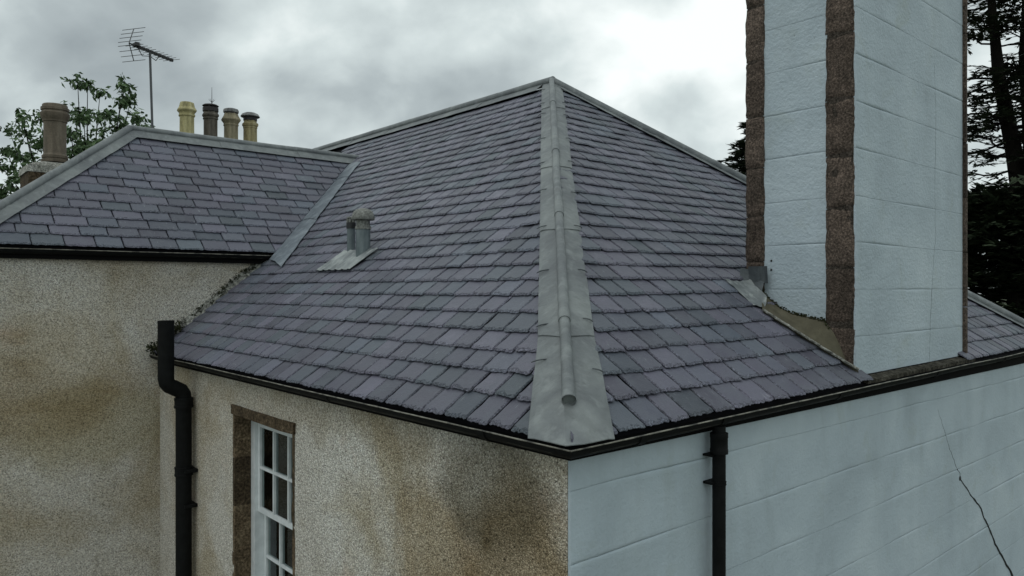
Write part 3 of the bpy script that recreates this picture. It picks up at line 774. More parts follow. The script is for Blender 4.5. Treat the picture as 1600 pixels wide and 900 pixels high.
# dressed stones round the opening
def stonebox(lo, hi, name, parent, jit=.008):
    lo, hi = Vector(lo), Vector(hi); bm = bmesh.new(); bmesh.ops.create_cube(bm, size=1)
    bmesh.ops.subdivide_edges(bm, edges=bm.edges[:], cuts=4, use_grid_fill=True)
    for v in bm.verts:
        p = Vector([lo[i] + (hi[i] - lo[i]) * (v.co[i] + .5) for i in range(3)])
        v.co = p + Vector((nz(p.x * 9, p.y * 9, p.z * 9), nz(p.x * 9 + 5, p.y * 9, p.z * 9), nz(p.x * 9, p.y * 9 + 5, p.z * 9))) * jit
    mb = MB(); bm.verts.index_update(); mb.v = [tuple(v.co) for v in bm.verts]; mb.f = [tuple(v.index for v in f.verts) for f in bm.faces]; bm.free()
    return mb.obj(name, 'jamb', parent, smooth=True)
z = WZ1 - .004
for h in (.40, .44, .42, .38, .3):
    stonebox((-.004 + R(-.003, .004), WB1 - .03 + R(-.004, .004), z - h + .003), (.34, WB1 + R(.005, .03), z), 'jamb_stone', win); z -= h
z = WZ1 - .004
for h in (.42, .40, .45, .40, .16):
    stonebox((-.003, WB0 - R(.02, .05), z - h + .003), (.18, WB0 + .012, z), 'jamb_stone', win); z -= h
stonebox((-.018, WB0 - .045, WZ1 - .004), (.30, WB1 + .03, WZ1 + .085), 'lintel', win, .012)

# ------------------------------------------------------------------ gutters and pipes
def gutter_run(name, label, along, d0, d1, z0, slope, joints, start_end=True):
    """half round gutter; along 'b' hangs on the wall a=0, along 'a' on the wall b=0, mitred at the corner"""
    g_ = empty(name, (0, 0, z0) if along != 'w' else (0, BW, z0), label, 'gutter')
    r = .055; th = .004
    prof = [(.065 + r * math.cos(math.pi * k / 10), -r * .92 * math.sin(math.pi * k / 10)) for k in range(11)]     # (distance from wall, dz), outer lip first
    def P(x, d, dz):
        z = z0 + slope * max(0, x) + dz + .006 * nz(x * .9, 7.1)
        if along == 'b': return (-d, x if x > 0 else -d, z)
        if along == 'a': return (x if x > 0 else -d, -d, z)
        return (x, BW - d, z)
    n = 30
    mb = MB()
    N = len(prof)
    vs = []
    for i in range(n + 1):
        x = d0 + (d1 - d0) * i / n
        for d, dz in prof: vs.append(P(x, d, dz))
        for d, dz in prof[::-1]:
            c = ((d - .065) * (1 - th / r) + .065, dz * (1 - th / r)); vs.append(P(x, *c))
    K = 2 * N
    fs = [(i * K + k, i * K + (k + 1) % K, (i + 1) * K + (k + 1) % K, (i + 1) * K + k) for i in range(n) for k in range(K)]
    fs += [tuple(range(K)), tuple(n * K + k for k in range(K))[::-1]]
    mb.add(vs, fs); mb.obj('channel', 'iron', g_, smooth=True)
    mb = MB(); mb.tube([P(d0 + (d1 - d0) * i / 60, .065 + r + .002, .002 + .002 * nz(i * .9, 3)) for i in range(61)], [.0042 + .0014 * nz(i * .7, 9) for i in range(61)], 6); mb.obj('rim', 'rim', g_)
    mb = MB(); mb.slab(lambda u, v: P(max(.02, d0 + (d1 - d0) * u), .022 + .086 * v, -.030 + .008 * nz(u * 50, v * 3)), 60, 3, (0, 0, 1), .003); mb.obj('silt', 'sludge', g_)
    for x in joints:
        q = MB(); pr = [(.065 + (r + .006) * math.cos(math.pi * k / 10), -(r * .92 + .006) * math.sin(math.pi * k / 10)) for k in range(11)]
        vs = [P(x + t, d, dz) for t in (-.03, .03) for d, dz in pr]; vs += [P(x + t, .065 + (d - .065) * .93, dz * .93) for t in (-.03, .03) for d, dz in pr]
        fs = [(k, k + 1, 11 + k + 1, 11 + k) for k in range(10)] + [(22 + k, 33 + k, 33 + k + 1, 22 + k + 1) for k in range(10)]
        fs += [(k, 22 + k, 22 + k + 1, k + 1) for k in range(10)] + [(11 + k, 11 + k + 1, 33 + k + 1, 33 + k) for k in range(10)]
        q.add(vs, fs); q.obj('joint_collar', 'iron', g_, smooth=True)
        q = MB(); q.tube([P(x + .04, .0, -.07), P(x + .04, .03, -.066), P(x + .04, .065, -.058)], .008, 6); q.obj('bracket', 'iron', g_)
    return g_
ZG = 5.640
gutter_run('gutter', 'black half round gutter along the eaves above the harled wall', 'b', -.001, BW - .02, ZG, 0.002, (.55, 2.3, 3.9, 5.2))
gutter_run('gutter', 'black half round gutter above the pale painted wall, passing under the chimney', 'a', -.001, LEN + .06, ZG, .0105, (.42, 1.157, 2.6, 4.4, 6.2))

def pipe_thing(name, label, cat, path, r, collars, m='iron', lugs=()):
    base = path[-1]; t = empty(name, tuple(base), label, cat)
    mb = MB(); pts = [Vector(p) for p in path]
    mb.tube(pts, r, 18, cap=True); mb.obj('pipe', m, t, smooth=True)
    for p, rr, h in collars:
        q = MB(); q.lathe(p, [(r - .002, -h), (rr, -h), (rr, -h * .55), (rr * .96, -h * .5), (rr * .96, h * .5), (rr, h * .55), (rr, h), (r - .002, h)], 18, cap=False); q.obj('collar', m, t, smooth=True)
    for lo, hi in lugs:
        q = MB(); q.box(lo, hi); q.obj('fixing_lug', m, t)
    return t
SB = 5.352; r_ = .077
arc = []
A0, A1 = -.275, -.105
zt_, zm = 6.07, 5.42
path = [(A0, SB, 6.045), (A0, SB, 5.60), (A0, SB, 5.50), (A0 + .008, SB, 5.455), (A0 + .035, SB, 5.42), (A0 + .075, SB, 5.40), (A1 - .07, SB, 5.385), (A1 - .03, SB, 5.365), (A1 - .006, SB, 5.325), (A1, SB, 5.27), (A1, SB, 5.0), (A1, SB, 3.0), (A1, SB, 0.0)]
sp_ = pipe_thing('soil_pipe', 'thick black soil pipe with swan neck and open top in front of the harled wall', 'pipe', path, r_,
    [((A1, SB, 5.24), .091, .05), ((A1, SB, 4.55), .088, .045), ((A1, SB, 2.7), .088, .045)],
    lugs=[((A1 - .02, SB - .115, 4.545), (A1 + .104, SB + .115, 4.575)), ((A1 - .02, SB - .10, 4.19), (A1 + .104, SB + .10, 4.22))])
q = MB(); q.tube([(A0, SB, 6.0455), (A0, SB, 6.075)], [.0785, .0785], 18, cap=False); q.tube([(A0, SB, 6.075), (A0, SB, 6.0455)], [.069, .069], 18, cap=False)
vs0 = len(q.v); q.add([(A0 + rr * math.cos(2 * math.pi * k / 18), SB + rr * math.sin(2 * math.pi * k / 18), 6.0755) for rr in (.0785, .069) for k in range(18)], [(k, (k + 1) % 18, 18 + (k + 1) % 18, 18 + k) for k in range(18)])
q.obj('open_rim', 'iron', sp_, smooth=True)
DA = 1.157; DBp = -.072
pipe_thing('downpipe', 'slim black downpipe hanging from the gutter on the pale painted wall', 'pipe',
    [(DA, DBp, 5.60), (DA, DBp, 5.40), (DA, DBp, 4.0), (DA, DBp, 0.0)], .0385,
    [((DA, DBp, 5.50), .052, .06), ((DA, DBp, 5.27), .0425, .010), ((DA, DBp, 3.4), .052, .06)],
    lugs=[((DA - .062, DBp + .005, 5.425), (DA + .062, -.003, 5.437)), ((DA - .058, DBp + .005, 5.263), (DA + .058, -.003, 5.277))])

# ------------------------------------------------------------------ wing
WZ, WT, WR = 6.84, 1.02, 7.95
WRZ = WZ + WT * (WR - BW + .06); WEND = BW - .06 + 2 * (WR - BW + .06)
AX, AC = .06, -1.92                                         # hip apex and hip foot along a
wing = empty('house_wing', (0, BW, 0), 'lower harled wing with its own slate roof on the left of the house', 'house')
mb = MB(); mb.box((AC + .06, BW, 0), (LEN - 4.2, BW + .4, 6.78)); mb.obj('harled_wall', 'harl_wing', wing)
mb = MB(); mb.box((AC + .061, BW + .401, 0), (AC + .46, WEND - .06, 6.78)); mb.obj('end_wall', 'harl_wing', wing)
mb = MB(); mb.box((AC + .461, WEND - .46, 0), (-.01, WEND - .061, 6.78)); mb.obj('back_wall', 'harl_wing', wing)
VR = (WRZ - ZS) / TL - .05; VE = (WZ - ZS) / TL - .05
E0 = BW - .06
slopeW = deck('roof_slope', [(AC, E0, WZ), (VE + .02, E0, WZ), (VR + .02, WR, WRZ), (AX, WR, WRZ)], parent=wing)
deck('rear_slope', [(AC, WEND, WZ), (AX, WR + .001, WRZ), (VR, WR + .001, WRZ), (VE, WEND, WZ)], parent=wing, m='slate_far')
deck('end_slope', [(AC, E0 + .001, WZ), (AX - .001, WR, WRZ), (AC, WEND - .001, WZ)], parent=wing, m='slate_far')
mb = MB(); mb.box((AC + .02, E0 + .005, 6.70), (VE - .02, BW - .002, 6.80)); mb.obj('soffit', 'fascia', wing)
cosW = 1 / math.hypot(1, WT)
FW = slope_frame((0, E0, WZ), (1, 0, 0), (0, 1, WT)); FW.translation = Vector((0, E0 - 0, WZ))
def hipW(y): return AC + (AX - AC) * (y * cosW) / (WR - E0)
def valW(y): return VE + (VR - VE) * (y * cosW) / (WR - E0)
sw = lay(FW, 14, .147, lambda y: (hipW(y), valW(y) + .15), .295, lambda x0, x1, y: x1 > hipW(y) and x0 < valW(y + .22) + .05, VARW, WREFW, wj=.10, sl=.235)
pW, qW = Vector((AC, E0, WZ)), Vector((AX, WR, WRZ)); dW = qW - pW
hcW = (pW, Vector((-dW.y, dW.x, 0)).normalized())
pV, qV = Vector((VE, E0, WZ)), Vector((VR, WR, WRZ)); dV = qV - pV
vcW = (pV + Vector((-.03, 0, 0)), Vector((dV.y, -dV.x, 0)).normalized())
OW = Vector((0, BW, 0))
for s in sw:
    x, w_, y = s[3]; cuts = []
    if x < hipW(y + .25) + .03: cuts.append(hcW)
    if x + w_ > valW(y) - .06: cuts.append(vcW)
    if cuts:
        wv = cutmesh(worldverts(VARW, s), cuts)
        if len(wv.f) < 3: continue
        c = Vector(wv.v[0]); me = MB(); me.v = [tuple(Vector(p) - c) for p in wv.v]; me.f = wv.f; me.mi = wv.mi
        mm = me.mesh('slate'); mm.materials.append(M['slate']); mm.materials.append(M['slate_edge']); o = bpy.data.objects.new('slate', mm); o.location = c - OW
    else:
        o = bpy.data.objects.new('slate', shared(VARW, s[1], 'w', 'slate')); o.matrix_local = Matrix.Translation(-OW) @ s[0] @ Matrix.Diagonal((s[2], 1, 1, 1))
    COL.objects.link(o); o.parent = slopeW
nW = Vector((0, -WT, 1)).normalized(); dnW = Vector((0, -1, -WT)).normalized()
strip((AX - .02, WR, WRZ), (VR + .16, WR, WRZ), dnW * .14, dnW * .14, nW, .050, wing, segs=3)
ridge_roll((AX - .03, WR, WRZ + .058), (VR + .12, WR, WRZ + .058), .044, wing, 3)
strip(qW, pW, Vector((.175, 0, 0)), Vector((.195, 0, 0)), nW, .050, wing, segs=4)
ridge_roll(qW + Vector((0, 0, .06)), pW + Vector((0, 0, .055)), .048, wing, 4)
# valley lead lying on the main slope
def valley(u, v, o0=0.):
    t = -.10 + 1.02 * v; a = VE + (VR - VE) * t; b = E0 + (WR - E0) * t
    wd_ = .36 + .26 * (1 - v) ** 2 + .02 * nz(v * 13, 2)
    bb = b - .0 - wd_ * u; aa = a - .13 * u * (1 - v) ** 3 + .0
    z = ZS + TL * (aa + .05) + .060 + .008 * nz(v * 12, u * 3) + .018 * math.sin(math.pi * u)
    return Vector((aa, bb + .02, z))
for i, (v0, v1) in enumerate(((0, .36), (.355, .80), (.795, .985))):
    mb = MB(); mb.slab(lambda u, v: valley(u, v0 + (v1 - v0) * v) + nL * (.006 * (1 - v)), 8, 16, nL, .005); mb.obj('valley_lead', 'lead_blue', wing, smooth=True)
g_ = gutter_run('gutter', 'black gutter tucked under the eaves of the lower wing', 'w', AC + .02, VE - .12, WZ - .045, 0.0, ())
# mortar and plants along the junction of wing wall and main roof
def jn(u): a = -.03 + (VE - .1) * u; return Vector((a, BW - .0, ZS + TL * (a + .05)))
mb = MB()
def fil(u, v):
    p = jn(u); k = .05 + .02 * nz(u * 14, 4)
    return p + Vector((0, -.002 - k * v * 1.3, .10 * (1 - v) * (1 + .5 * nz(u * 20, 1)) + .024))
mb.slab(fil, 40, 3, (0, -.6, .8), .01); mb.obj('mortar_fillet', 'cement', wing, smooth=True)
def clump(mb, c, r, n, sz, flat=.6):
    for i in range(n):
        d = Vector((random.gauss(0, 1), random.gauss(0, 1), random.gauss(0, 1) * flat)); d = d.normalized() * r * random.random() ** .5
        p = c + d; ax = (d.normalized() + Vector((R(-.6, .6), R(-.6, .6), R(0, .9)))).normalized(); bx = ax.orthogonal().normalized()
        bx = (Matrix.Rotation(R(0, 6.28), 3, ax) @ bx) * sz * R(.3, .6); L = sz * R(.8, 1.6)
        mb.add([p - bx * .6, p + ax * L * .5 - bx, p + ax * L, p + ax * L * .5 + bx], [(0, 1, 2, 3)])
mb = MB()
for i in range(110):
    u = random.random(); den = .5 + .5 * nz(u * 7, 2)
    if random.random() > den + .1: continue
    p = jn(u) + Vector((0, -.015 - R(0, .03), .04 + R(0, .10))); clump(mb, p, R(.012, .05), 34, .013, .8)
o = mb.obj('moss_growth', 'moss', base=(0.5, BW, 6.1), fix=False); tag(o, 'dark moss and weeds along the foot of the wing wall', 'moss', kind='stuff')
def weed(c, h, n, label):
    t = empty('weed', tuple(c), label, 'plant', 'weeds in the gutter'); st_ = MB(); lf = MB()
    for i in range(n):
        a = R(0, 6.28); tip = Vector(c) + Vector((math.cos(a) * h * .6, math.sin(a) * h * .5, h * R(.5, 1.1))); mid = Vector(c).lerp(tip, .5) + Vector((0, 0, h * .2))
        st_.tube([c, mid, tip], [.003, .002, .0012], 4); 
        for k in range(5): clump(lf, mid.lerp(tip, k / 4), .018, 5, .028, 1)
    st_.obj('stem', 'bark', t); lf.obj('leaves', 'moss', t, fix=False)
weed((-.08, 6.30, ZG - .02), .17, 9, 'straggly dark weed growing in the gutter end behind the soil pipe')
weed((.10, 6.36, 5.83), .15, 8, 'small dark weed at the roof foot just right of the soil pipe top')

# ------------------------------------------------------------------ wing chimneys, pots, aerial
def stackbox(name, lo, hi, cope):
    mb = MB(); mb.box(lo, hi); s = mb.obj(name, 'jamb', wing)
    mb = MB(); lo2 = (lo[0] - cope, lo[1] - cope, hi[2] + .001); hi2 = (hi[0] + cope, hi[1] + cope, hi[2] + .09); mb.box(lo2, hi2, .008); mb.obj('coping', 'cement', s)
    cx, cy = (lo[0] + hi[0]) / 2, (lo[1] + hi[1]) / 2; hx, hy = (hi[0] - lo[0]) / 2 + cope - .02, (hi[1] - lo[1]) / 2 + cope - .02
    mb = MB(); zb = hi[2] + .088
    def dome(u, v):
        x, y = (u - .5) * 2, (v - .5) * 2; k = max(abs(x), abs(y))
        return (cx + x * hx, cy + y * hy, zb + .085 * (1 - k ** 3) + .006 * nz(u * 6, v * 6))
    mb.grid(dome, 12, 8); mb.obj('flaunching', 'cement', s, smooth=True); return s
PBY = 9.3
stackbox('chimney_stack', (.93, PBY - .30, 6.2), (2.48, PBY + .30, 8.50), .05)
stackbox('chimney_stack', (-1.0, 8.6 - .30, 6.2), (-.33, 8.6 + .30, 7.835), .012)
def pot(label, c, prof, m, n, extra=(), rot=.2):
    t = empty('chimney_pot', c, label, 'chimney pot', 'chimney pots on the wing')
    mb = MB(); mb.lathe(c, prof, n, rot=rot); mb.obj('pot', m, t, smooth=(n > 10))
    for (nm, pr, mm, nn) in extra:
        q = MB(); q.lathe(c, pr, nn); q.obj(nm, mm, t, smooth=True)
    return t
zb = 8.665
AP = [1.20, 1.554, 1.872, 2.181]
pot('pale yellow eight sided chimney pot with tapered hood, leftmost of the four in a row', (AP[0], PBY, zb), [(.118, 0), (.118, .045), (.108, .05), (.106, .33), (.122, .345), (.122, .362), (.112, .372), (.118, .395), (.142, .42), (.146, .435), (.128, .462), (.118, .475), (.102, .545), (.085, .555), (.07, .53), (.065, .45)], 'clay_yellow', 8)
t = pot('sooty dark chimney pot with flat metal cap and a thin spike, second of the four', (AP[1], PBY, zb - .005), [(.118, 0), (.104, .03), (.104, .345), (.116, .355), (.116, .37), (.106, .38), (.124, .40), (.128, .42), (.116, .44), (.108, .455), (.108, .52), (.08, .525)], 'clay_grey', 8,
    [('cowl_band', [(.112, .47), (.116, .475), (.116, .53), (.112, .535)], 'soot', 16), ('cap', [(.02, .555), (.115, .553), (.124, .562), (.10, .58), (.05, .592), (.01, .595)], 'soot', 16)])
mb = MB(); c = Vector((AP[1] + .02, PBY, zb + .58)); mb.tube([c, c + Vector((0, 0, .06)), c + Vector((0.0, 0, .27))], [.008, .005, .0025], 6)
for k in range(5):
    a = k * 1.257; mb.tube([c + Vector((0, 0, .03)), c + Vector((math.cos(a) * .05, math.sin(a) * .05, .085))], [.003, .002], 4)
mb.obj('spike', 'soot', t)
for k in range(6):
    a = k * 1.047; q = MB(); x, y = AP[1] + .106 * math.cos(a), PBY + .106 * math.sin(a); q.box((x - .004, y - .004, zb + .50), (x + .004, y + .004, zb + .562)); q.obj('cap_strut', 'soot', t)
pot('buff chimney pot with wide sloping collar and round grey cap, third of the four', (AP[2], PBY, zb - .01), [(.118, 0), (.118, .03), (.108, .036), (.108, .295), (.118, .305), (.118, .32), (.11, .33), (.125, .355), (.148, .385), (.15, .40), (.115, .46), (.106, .49), (.098, .50)], 'clay_buff', 8,
    [('cowl_band', [(.095, .48), (.10, .48), (.10, .52), (.095, .525)], 'soot', 16), ('cap', [(.112, .508), (.116, .512), (.116, .545), (.108, .562), (.07, .575), (.01, .578)], 'cowl', 18)])
pot('ochre chimney pot with broad mushroom shaped metal cap, rightmost of the four', (AP[3], PBY, zb - .012), [(.118, 0), (.118, .03), (.108, .036), (.106, .30), (.112, .31), (.112, .335), (.124, .345), (.128, .375), (.112, .395), (.10, .405), (.10, .46)], 'clay_ochre', 8,
    [('cowl_band', [(.100, .43), (.106, .43), (.106, .49), (.10, .495)], 'soot', 16), ('cap', [(.10, .492), (.145, .488), (.15, .497), (.125, .535), (.08, .556), (.01, .562)], 'cowl', 18)])
pot('tall round brown clay chimney pot with moulded rim, standing alone on the left', (-.663, 8.6, 8.01), [(.158, 0), (.158, .03), (.142, .036), (.142, .048), (.150, .055), (.150, .085), (.136, .095), (.128, .12), (.130, .515), (.140, .522), (.140, .538), (.146, .548), (.168, .60), (.170, .63), (.152, .645), (.150, .66), (.162, .668), (.162, .70), (.146, .708), (.144, .735), (.136, .745), (.11, .745), (.10, .70), (.10, .5)], 'clay_brown', 24)
# television aerial on a mast strapped to the stack
def aerial():
    mx, my = .734, PBY; base = (mx, my, 8.05)
    t = empty('tv_aerial', base, 'grey rooftop television aerial on a slim leaning mast', 'aerial')
    TOPZ = 9.86; tip = Vector((mx - .065, my - .02, TOPZ))
    mb = MB(); mb.tube([(mx, my, 7.9), tip], .017, 10); mb.obj('mast', 'alu', t, smooth=True)
    for z in (8.15, 8.42):
        mb = MB(); mb.box((mx - .02, my - .012, z), (.93, my + .012, z + .025)); mb.obj('bracket', 'alu', t)
    H = HM.to_3x3().inverted()
    bd = (H @ Vector((.27, .92, 0))).normalized(); rd = (H @ Vector((.95, -.28, .0))).normalized()
    fr = tip + Vector((0, 0, .02)); c0 = fr - bd * .36 + Vector((0, 0, .0)); c1 = fr + bd * .44
    c0 = fr - bd * .40; 
    mb = MB(); mb.tube([c0, c1], .010, 8); boom = mb.obj('boom', 'dark_plastic', t)
    for i in range(10):
        p = c0.lerp(c1, .12 + .88 * i / 9); q = MB(); q.tube([p - rd * .155, p + rd * .155], .0042, 5); q.obj('director', 'alu', t)
        q = MB(); q.box((-.026, -.018, -.02), (.026, .018, .02)); q.v = [tuple(Vector(v_) + p) for v_ in q.v]; q.obj('clamp', 'dark_plastic', boom)
    q = MB(); q.box((-.03, -.05, -.01), (.03, .05, .045)); q.v = [tuple(Vector(v_) + c0 + bd * .14) for v_ in q.v]; q.obj('dipole_box', 'dark_plastic', t)
    for sgn in (1, -1):
        d = (Vector((0, 0, sgn)) * .93 + bd * .36).normalized(); q = MB(); q.tube([c0, c0 + d * .25], .007, 6); q.obj('reflector_arm', 'alu', t)
        for k in range(4):
            p = c0 + d * (.03 + .072 * k); q = MB(); q.tube([p - rd * .20, p + rd * .20], .0046, 5); q.obj('reflector_rod', 'alu', t)
    q = MB(); q.tube([c0 + bd * .15, c0 + bd * .25 - Vector((0, 0, .11)), fr - Vector((0, 0, .07)), fr + bd * .12 - Vector((0, 0, .10)), fr + bd * .20], .006, 6); q.obj('cable', 'dark_plastic', t)
aerial()

# ------------------------------------------------------------------ roof vents
def onL(a, b, h=0.): return Vector((a, b, ZS + TL * (a + .05))) + nL * h
def vent(label, a, b, r, h, capw, m2):
    c = onL(a, b, -.02); t = empty('roof_vent', tuple(c), label, 'roof vent', 'vent pipes on the slates')
    mb = MB(); mb.lathe(tuple(c), [(r, 0), (r, h)], 18); mb.obj('pipe', 'pvc', t, smooth=True)
    z = h
    if m2 == 'cap':
        q = MB(); q.lathe(tuple(c), [(r + .004, h - .02), (r + .008, h - .015), (r + .008, h + .010), (r - .004, h + .016), (r - .004, h + .078), (r - .01, h + .08)], 18); q.obj('cage_band', 'lichen', t, smooth=True)
        q = MB(); q.lathe(tuple(c), [(r - .02, h + .078), (capw, h + .076), (capw + .006, h + .09), (capw * .98, h + .125), (capw * .86, h + .158), (capw * .62, h + .180), (capw * .3, h + .192), (.01, h + .195)], 22); q.obj('cap', 'lichen', t, smooth=True)
    else:
        q = MB(); q.lathe(tuple(c), [(r + .003, h - .03), (r + .006, h - .03), (r + .006, h + .03), (r - .004, h + .03)], 14); q.obj('band', 'dark_plastic', t, smooth=True)
        for k in range(8):
            an = k * .785; q = MB(); x, y = c.x + r * .9 * math.cos(an), c.y + r * .9 * math.sin(an); q.box((x - .008, y - .008, c.z + h + .03), (x + .008, y + .008, c.z + h + .07)); q.obj('cage_bar', 'lichen', t)
        q = MB(); q.lathe(tuple(c), [(r, h + .0785), (r + .004, h + .075), (r + .004, h + .086), (.01, h + .095)], 14); q.obj('cap', 'lichen', t, smooth=True)
vent('grey vent pipe with broad lichen-covered mushroom cap poking through the slates', 1.215, 4.10, .073, .33, .112, 'cap')
vent('thinner grey vent pipe with small caged top behind the mushroom capped one', 1.27, 4.44, .042, .33, .05, 'cage')
def tray(u, v):
    a = 1.03 + .26 * v; b = 4.66 - .70 * u - .10 * v
    return onL(a, b, .052 + .010 * max(0, math.sin(u * 34)) * (1 - .4 * v) + .004 * nz(u * 9, v * 5))
mb = MB(); mb.slab(tray, 60, 8, nL, .005); mb.obj('lead_tray', 'lead_pale', house, smooth=True)

# ------------------------------------------------------------------ trees
def tree_base(name, label, cat, base): return empty(name, base, label, cat, world=True)
def broadleaf(name, label, base, tips, fork, seed, leaf=.135):
    random.seed(seed); t = tree_base(name, label, 'tree', base); B0 = Vector(base); wood = MB(); lv = MB()
    f = B0 + Vector(fork); tr = MB(); tr.tube([B0, B0.lerp(f, .3) + Vector((.1, .05, 0)), B0.lerp(f, .7) + Vector((-.06, 0, 0)), f], [.24, .19, .15, .11], 12); tr.obj('trunk', 'bark', t, world=True)
    def leaves(c, r, n):
        for i in range(n):
            d = Vector((random.gauss(0, 1), random.gauss(0, 1), random.gauss(0, .75))) * r * .6; p = c + d
            ax = Vector((R(-.8, .8), R(-.8, .8), R(-1.2, .25))).normalized(); L = leaf * R(.7, 1.25); bx = ax.orthogonal().normalized(); bx = (Matrix.Rotation(R(0, 6.28), 3, ax) @ bx) * L * .22
            q = ax * L; nn = ax.cross(bx).normalized() * L * .08
            lv.add([p, p + q * .45 - bx + nn, p + q, p + q * .45 + bx + nn], [(0, 1, 2, 3)])
    for tp in tips:
        tip = B0 + Vector(tp); st_ = B0.lerp(f, R(.72, 1.0)); mid = st_.lerp(tip, .5) + Vector((R(-.2, .2), R(-.2, .2), -.15 + R(-.1, .25)))
        pts = []
        for i in range(9):
            s = i / 8; p = st_ * (1 - s) ** 2 + mid * 2 * s * (1 - s) + tip * s * s; pts.append(p + Vector((nz(s * 4, tip.x), nz(s * 4, tip.y, 3), 0)) * .07)
        wood.tube(pts, [.055 * (1 - .88 * i / 8) for i in range(9)], 6)
        for i in range(3, 9):
            for k in range(3):
                d = Vector((R(-1, 1), R(-1, 1), R(-.5, .7))).normalized() * R(.12, .42) * (1.15 - .5 * i / 8); e_ = pts[i] + d; wood.tube([pts[i], pts[i].lerp(e_, .5) + Vector((0, 0, .03)), e_], [.010, .007, .004], 4)
                leaves(e_, .13, 12); leaves(pts[i].lerp(e_, .55), .10, 4)
        leaves(tip, .12, 16)
    wood.obj('branches', 'bark', t, world=True)['kind'] = 'stuff'; lv.obj('crown', 'leaf', t, world=True, fix=False)
def T(px, py, Y, base):   # metres from a tree's foot, worked out once from the photograph's angles
    return ((px - 800) / 1178 * Y - base[0], Y - base[1], ZC + (450 - py) / 1178 * Y - base[2])
tb = (-11.6, 20.0, 0)
random.seed(11)
tl = [(122, 120), (138, 124), (158, 138), (196, 128), (190, 150), (205, 148), (212, 175), (226, 190), (220, 208), (195, 205), (172, 215), (168, 170), (132, 178), (118, 165), (60, 172), (34, 176), (16, 196), (40, 200), (8, 225), (28, 235), (4, 250), (20, 272), (52, 250), (66, 220), (50, 285), (8, 290), (150, 222), (130, 222), (112, 200), (140, 250), (118, 240), (100, 262), (240, 210), (262, 214), (70, 250), (30, 300), (60, 300), (100, 300), (150, 290), (-30, 260), (-40, 220), (-60, 280), (125, 275), (80, 200)]
broadleaf('broadleaf_tree', 'green leafy tree rising behind the wing roof and the lone brown pot', tb, [T(px, py + 8, 20 + R(-1.6, 1.6), tb) for px, py in tl], (.3, 0, 7.0), 21, .17)

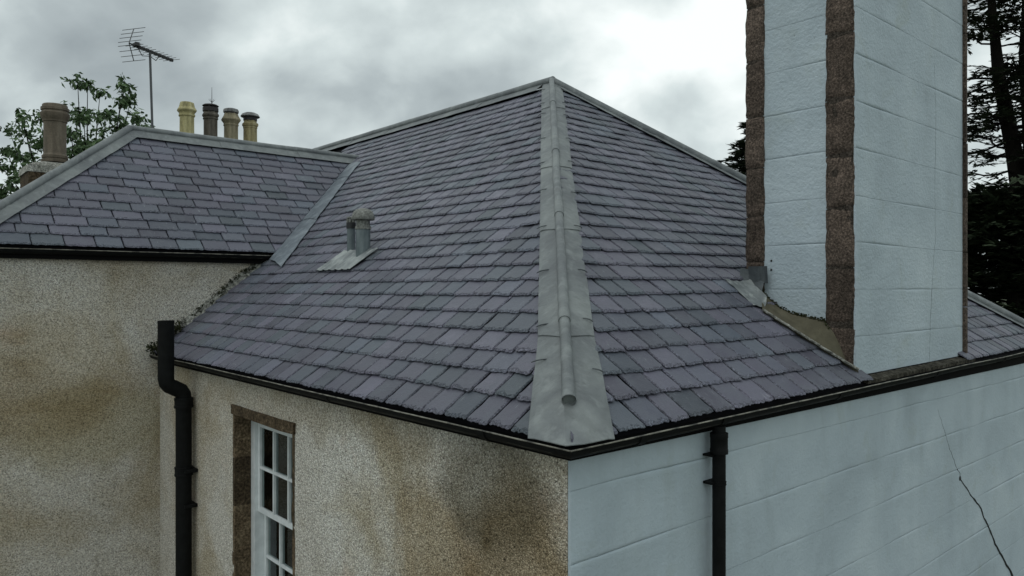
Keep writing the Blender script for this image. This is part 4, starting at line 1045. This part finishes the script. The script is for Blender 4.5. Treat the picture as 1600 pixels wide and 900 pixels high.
def conifer(name, label, base, spine, r0, branches, seed, spray=.20, dens=1.0, droop=.15):
    """spine: list of points relative to base; branches: (count, z0, z1, len0, len1)"""
    random.seed(seed); t = tree_base(name, label, 'tree', base); B0 = Vector(base); P = [B0 + Vector(p) for p in spine]
    tr = MB(); tr.tube(P, [max(.03, r0 * (1 - .85 * i / (len(P) - 1))) for i in range(len(P))], 10); tr.obj('trunk', 'bark', t, world=True)
    wd_ = MB(); nd = MB()
    def at(z):
        for i in range(len(P) - 1):
            if P[i].z <= z <= P[i + 1].z: return P[i].lerp(P[i + 1], (z - P[i].z) / (P[i + 1].z - P[i].z))
        return P[-1].copy()
    def sprayat(p, d):
        d = d.normalized(); side = d.cross(Vector((0, 0, 1)))
        if side.length < .1: side = Vector((1, 0, 0))
        side.normalize()
        for k in range(int(3 * dens + random.random())):
            ax = (d + side * R(-1.1, 1.1) + Vector((0, 0, R(-.25, .35)))).normalized(); L = spray * R(.6, 1.2); bx = (ax.cross(Vector((R(-.5, .5), R(-.5, .5), 1)))).normalized() * L * R(.10, .2)
            nd.add([p, p + ax * L * .5 + bx, p + ax * L, p + ax * L * .5 - bx], [(0, 1, 2, 3)])
    for (cnt, z0, z1, l0, l1) in branches:
        for i in range(cnt):
            z = R(z0, z1); o_ = at(base[2] + z); a = R(0, 6.283); L = (l0 + (l1 - l0) * (z - z0) / (z1 - z0)) * R(.65, 1.1)
            d = Vector((math.cos(a), math.sin(a), R(-.05, .35))); pts = []
            for k in range(8):
                s = k / 7; pts.append(o_ + d * L * s + Vector((nz(s * 3, i, 2) * .25, nz(s * 3, i, 7) * .25, -droop * L * s * s + .10 * L * s ** 3 + .10 * nz(s * 4, i))))
            wd_.tube(pts, [max(.006, .035 * L / 2 * (1 - .9 * k / 7)) for k in range(8)], 5)
            for k in range(2, 8):
                for q in range(3):
                    dd = (pts[k] - pts[k - 1]).normalized(); sd_ = dd.cross(Vector((0, 0, 1))).normalized() * random.choice((-1, 1))
                    tw = dd * R(.3, .8) + sd_ * R(.4, 1) + Vector((0, 0, R(-.25, .15))); tl_ = R(.18, .55) * (1.2 - .6 * k / 7)
                    p0 = pts[k - 1].lerp(pts[k], random.random()); p1 = p0 + tw.normalized() * tl_
                    wd_.tube([p0, p1], [.008, .004], 3, cap=False)
                    for m_ in range(5): sprayat(p0.lerp(p1, .25 + .19 * m_), tw)
    wd_.obj('branches', 'bark', t, world=True)['kind'] = 'stuff'; nd.obj('crown', 'needle', t, world=True, fix=False)
cb_ = (10.95, 16.0, 0)
conifer('conifer_tree', 'tall dark open branched conifer with leaning trunk right of the chimney', cb_, [(.25, 0, 0), (.2, 0, 4), (0, 0, 7.4), (-.28, 0, 9.2), (-.62, 0, 10.9), (-.75, 0, 12.2), (-.95, 0, 14.4)], .29,
    [(24, 5.5, 8.0, 2.2, 2.0), (46, 8.0, 10.5, 2.0, 1.7), (50, 10.5, 14.2, 1.7, 1.2)], 5, spray=.17, dens=.8, droop=.2)
conifer('conifer_tree', 'slender second stem of dark conifer at the right edge of the picture', (11.3, 16.5, 0), [(.2, 0, 0), (.1, 0, 5), (.0, 0, 9.2), (-.15, 0, 11.5), (.1, .1, 14.6)], .16,
    [(9, 6.0, 10.0, 1.6, 1.3), (14, 10.0, 14.4, 1.3, 1.0)], 6, spray=.17, dens=.7)
conifer('conifer_tree', 'dense dark conifer filling the gap low down beside the chimney', (9.6, 14.5, 0), [(0, 0, 0), (0, 0, 3), (.05, 0, 6), (0, 0, 8.3)], .28,
    [(90, 2.5, 6.4, 2.6, 2.0), (50, 6.4, 8.2, 1.7, .5)], 8, spray=.26, dens=1.5)
conifer('conifer_tree', 'dark conifer whose branch tips peep out left of the chimney', (6.15, 18.5, 0), [(0, 0, 0), (0, 0, 4), (0, 0, 8), (.05, 0, 10.6)], .26,
    [(40, 5.0, 8.6, 2.0, 1.2), (26, 8.6, 10.5, 1.05, .35)], 9, spray=.2, dens=1.3)
conifer('conifer_tree', 'broad dark conifer behind the others at the right edge', (13.2, 17.5, 0), [(0, 0, 0), (0, 0, 4), (0, 0, 8), (.05, 0, 9.5)], .3,
    [(90, 2.0, 7.0, 3.0, 2.2), (40, 7.0, 9.3, 1.8, .5)], 10, spray=.28, dens=1.3)
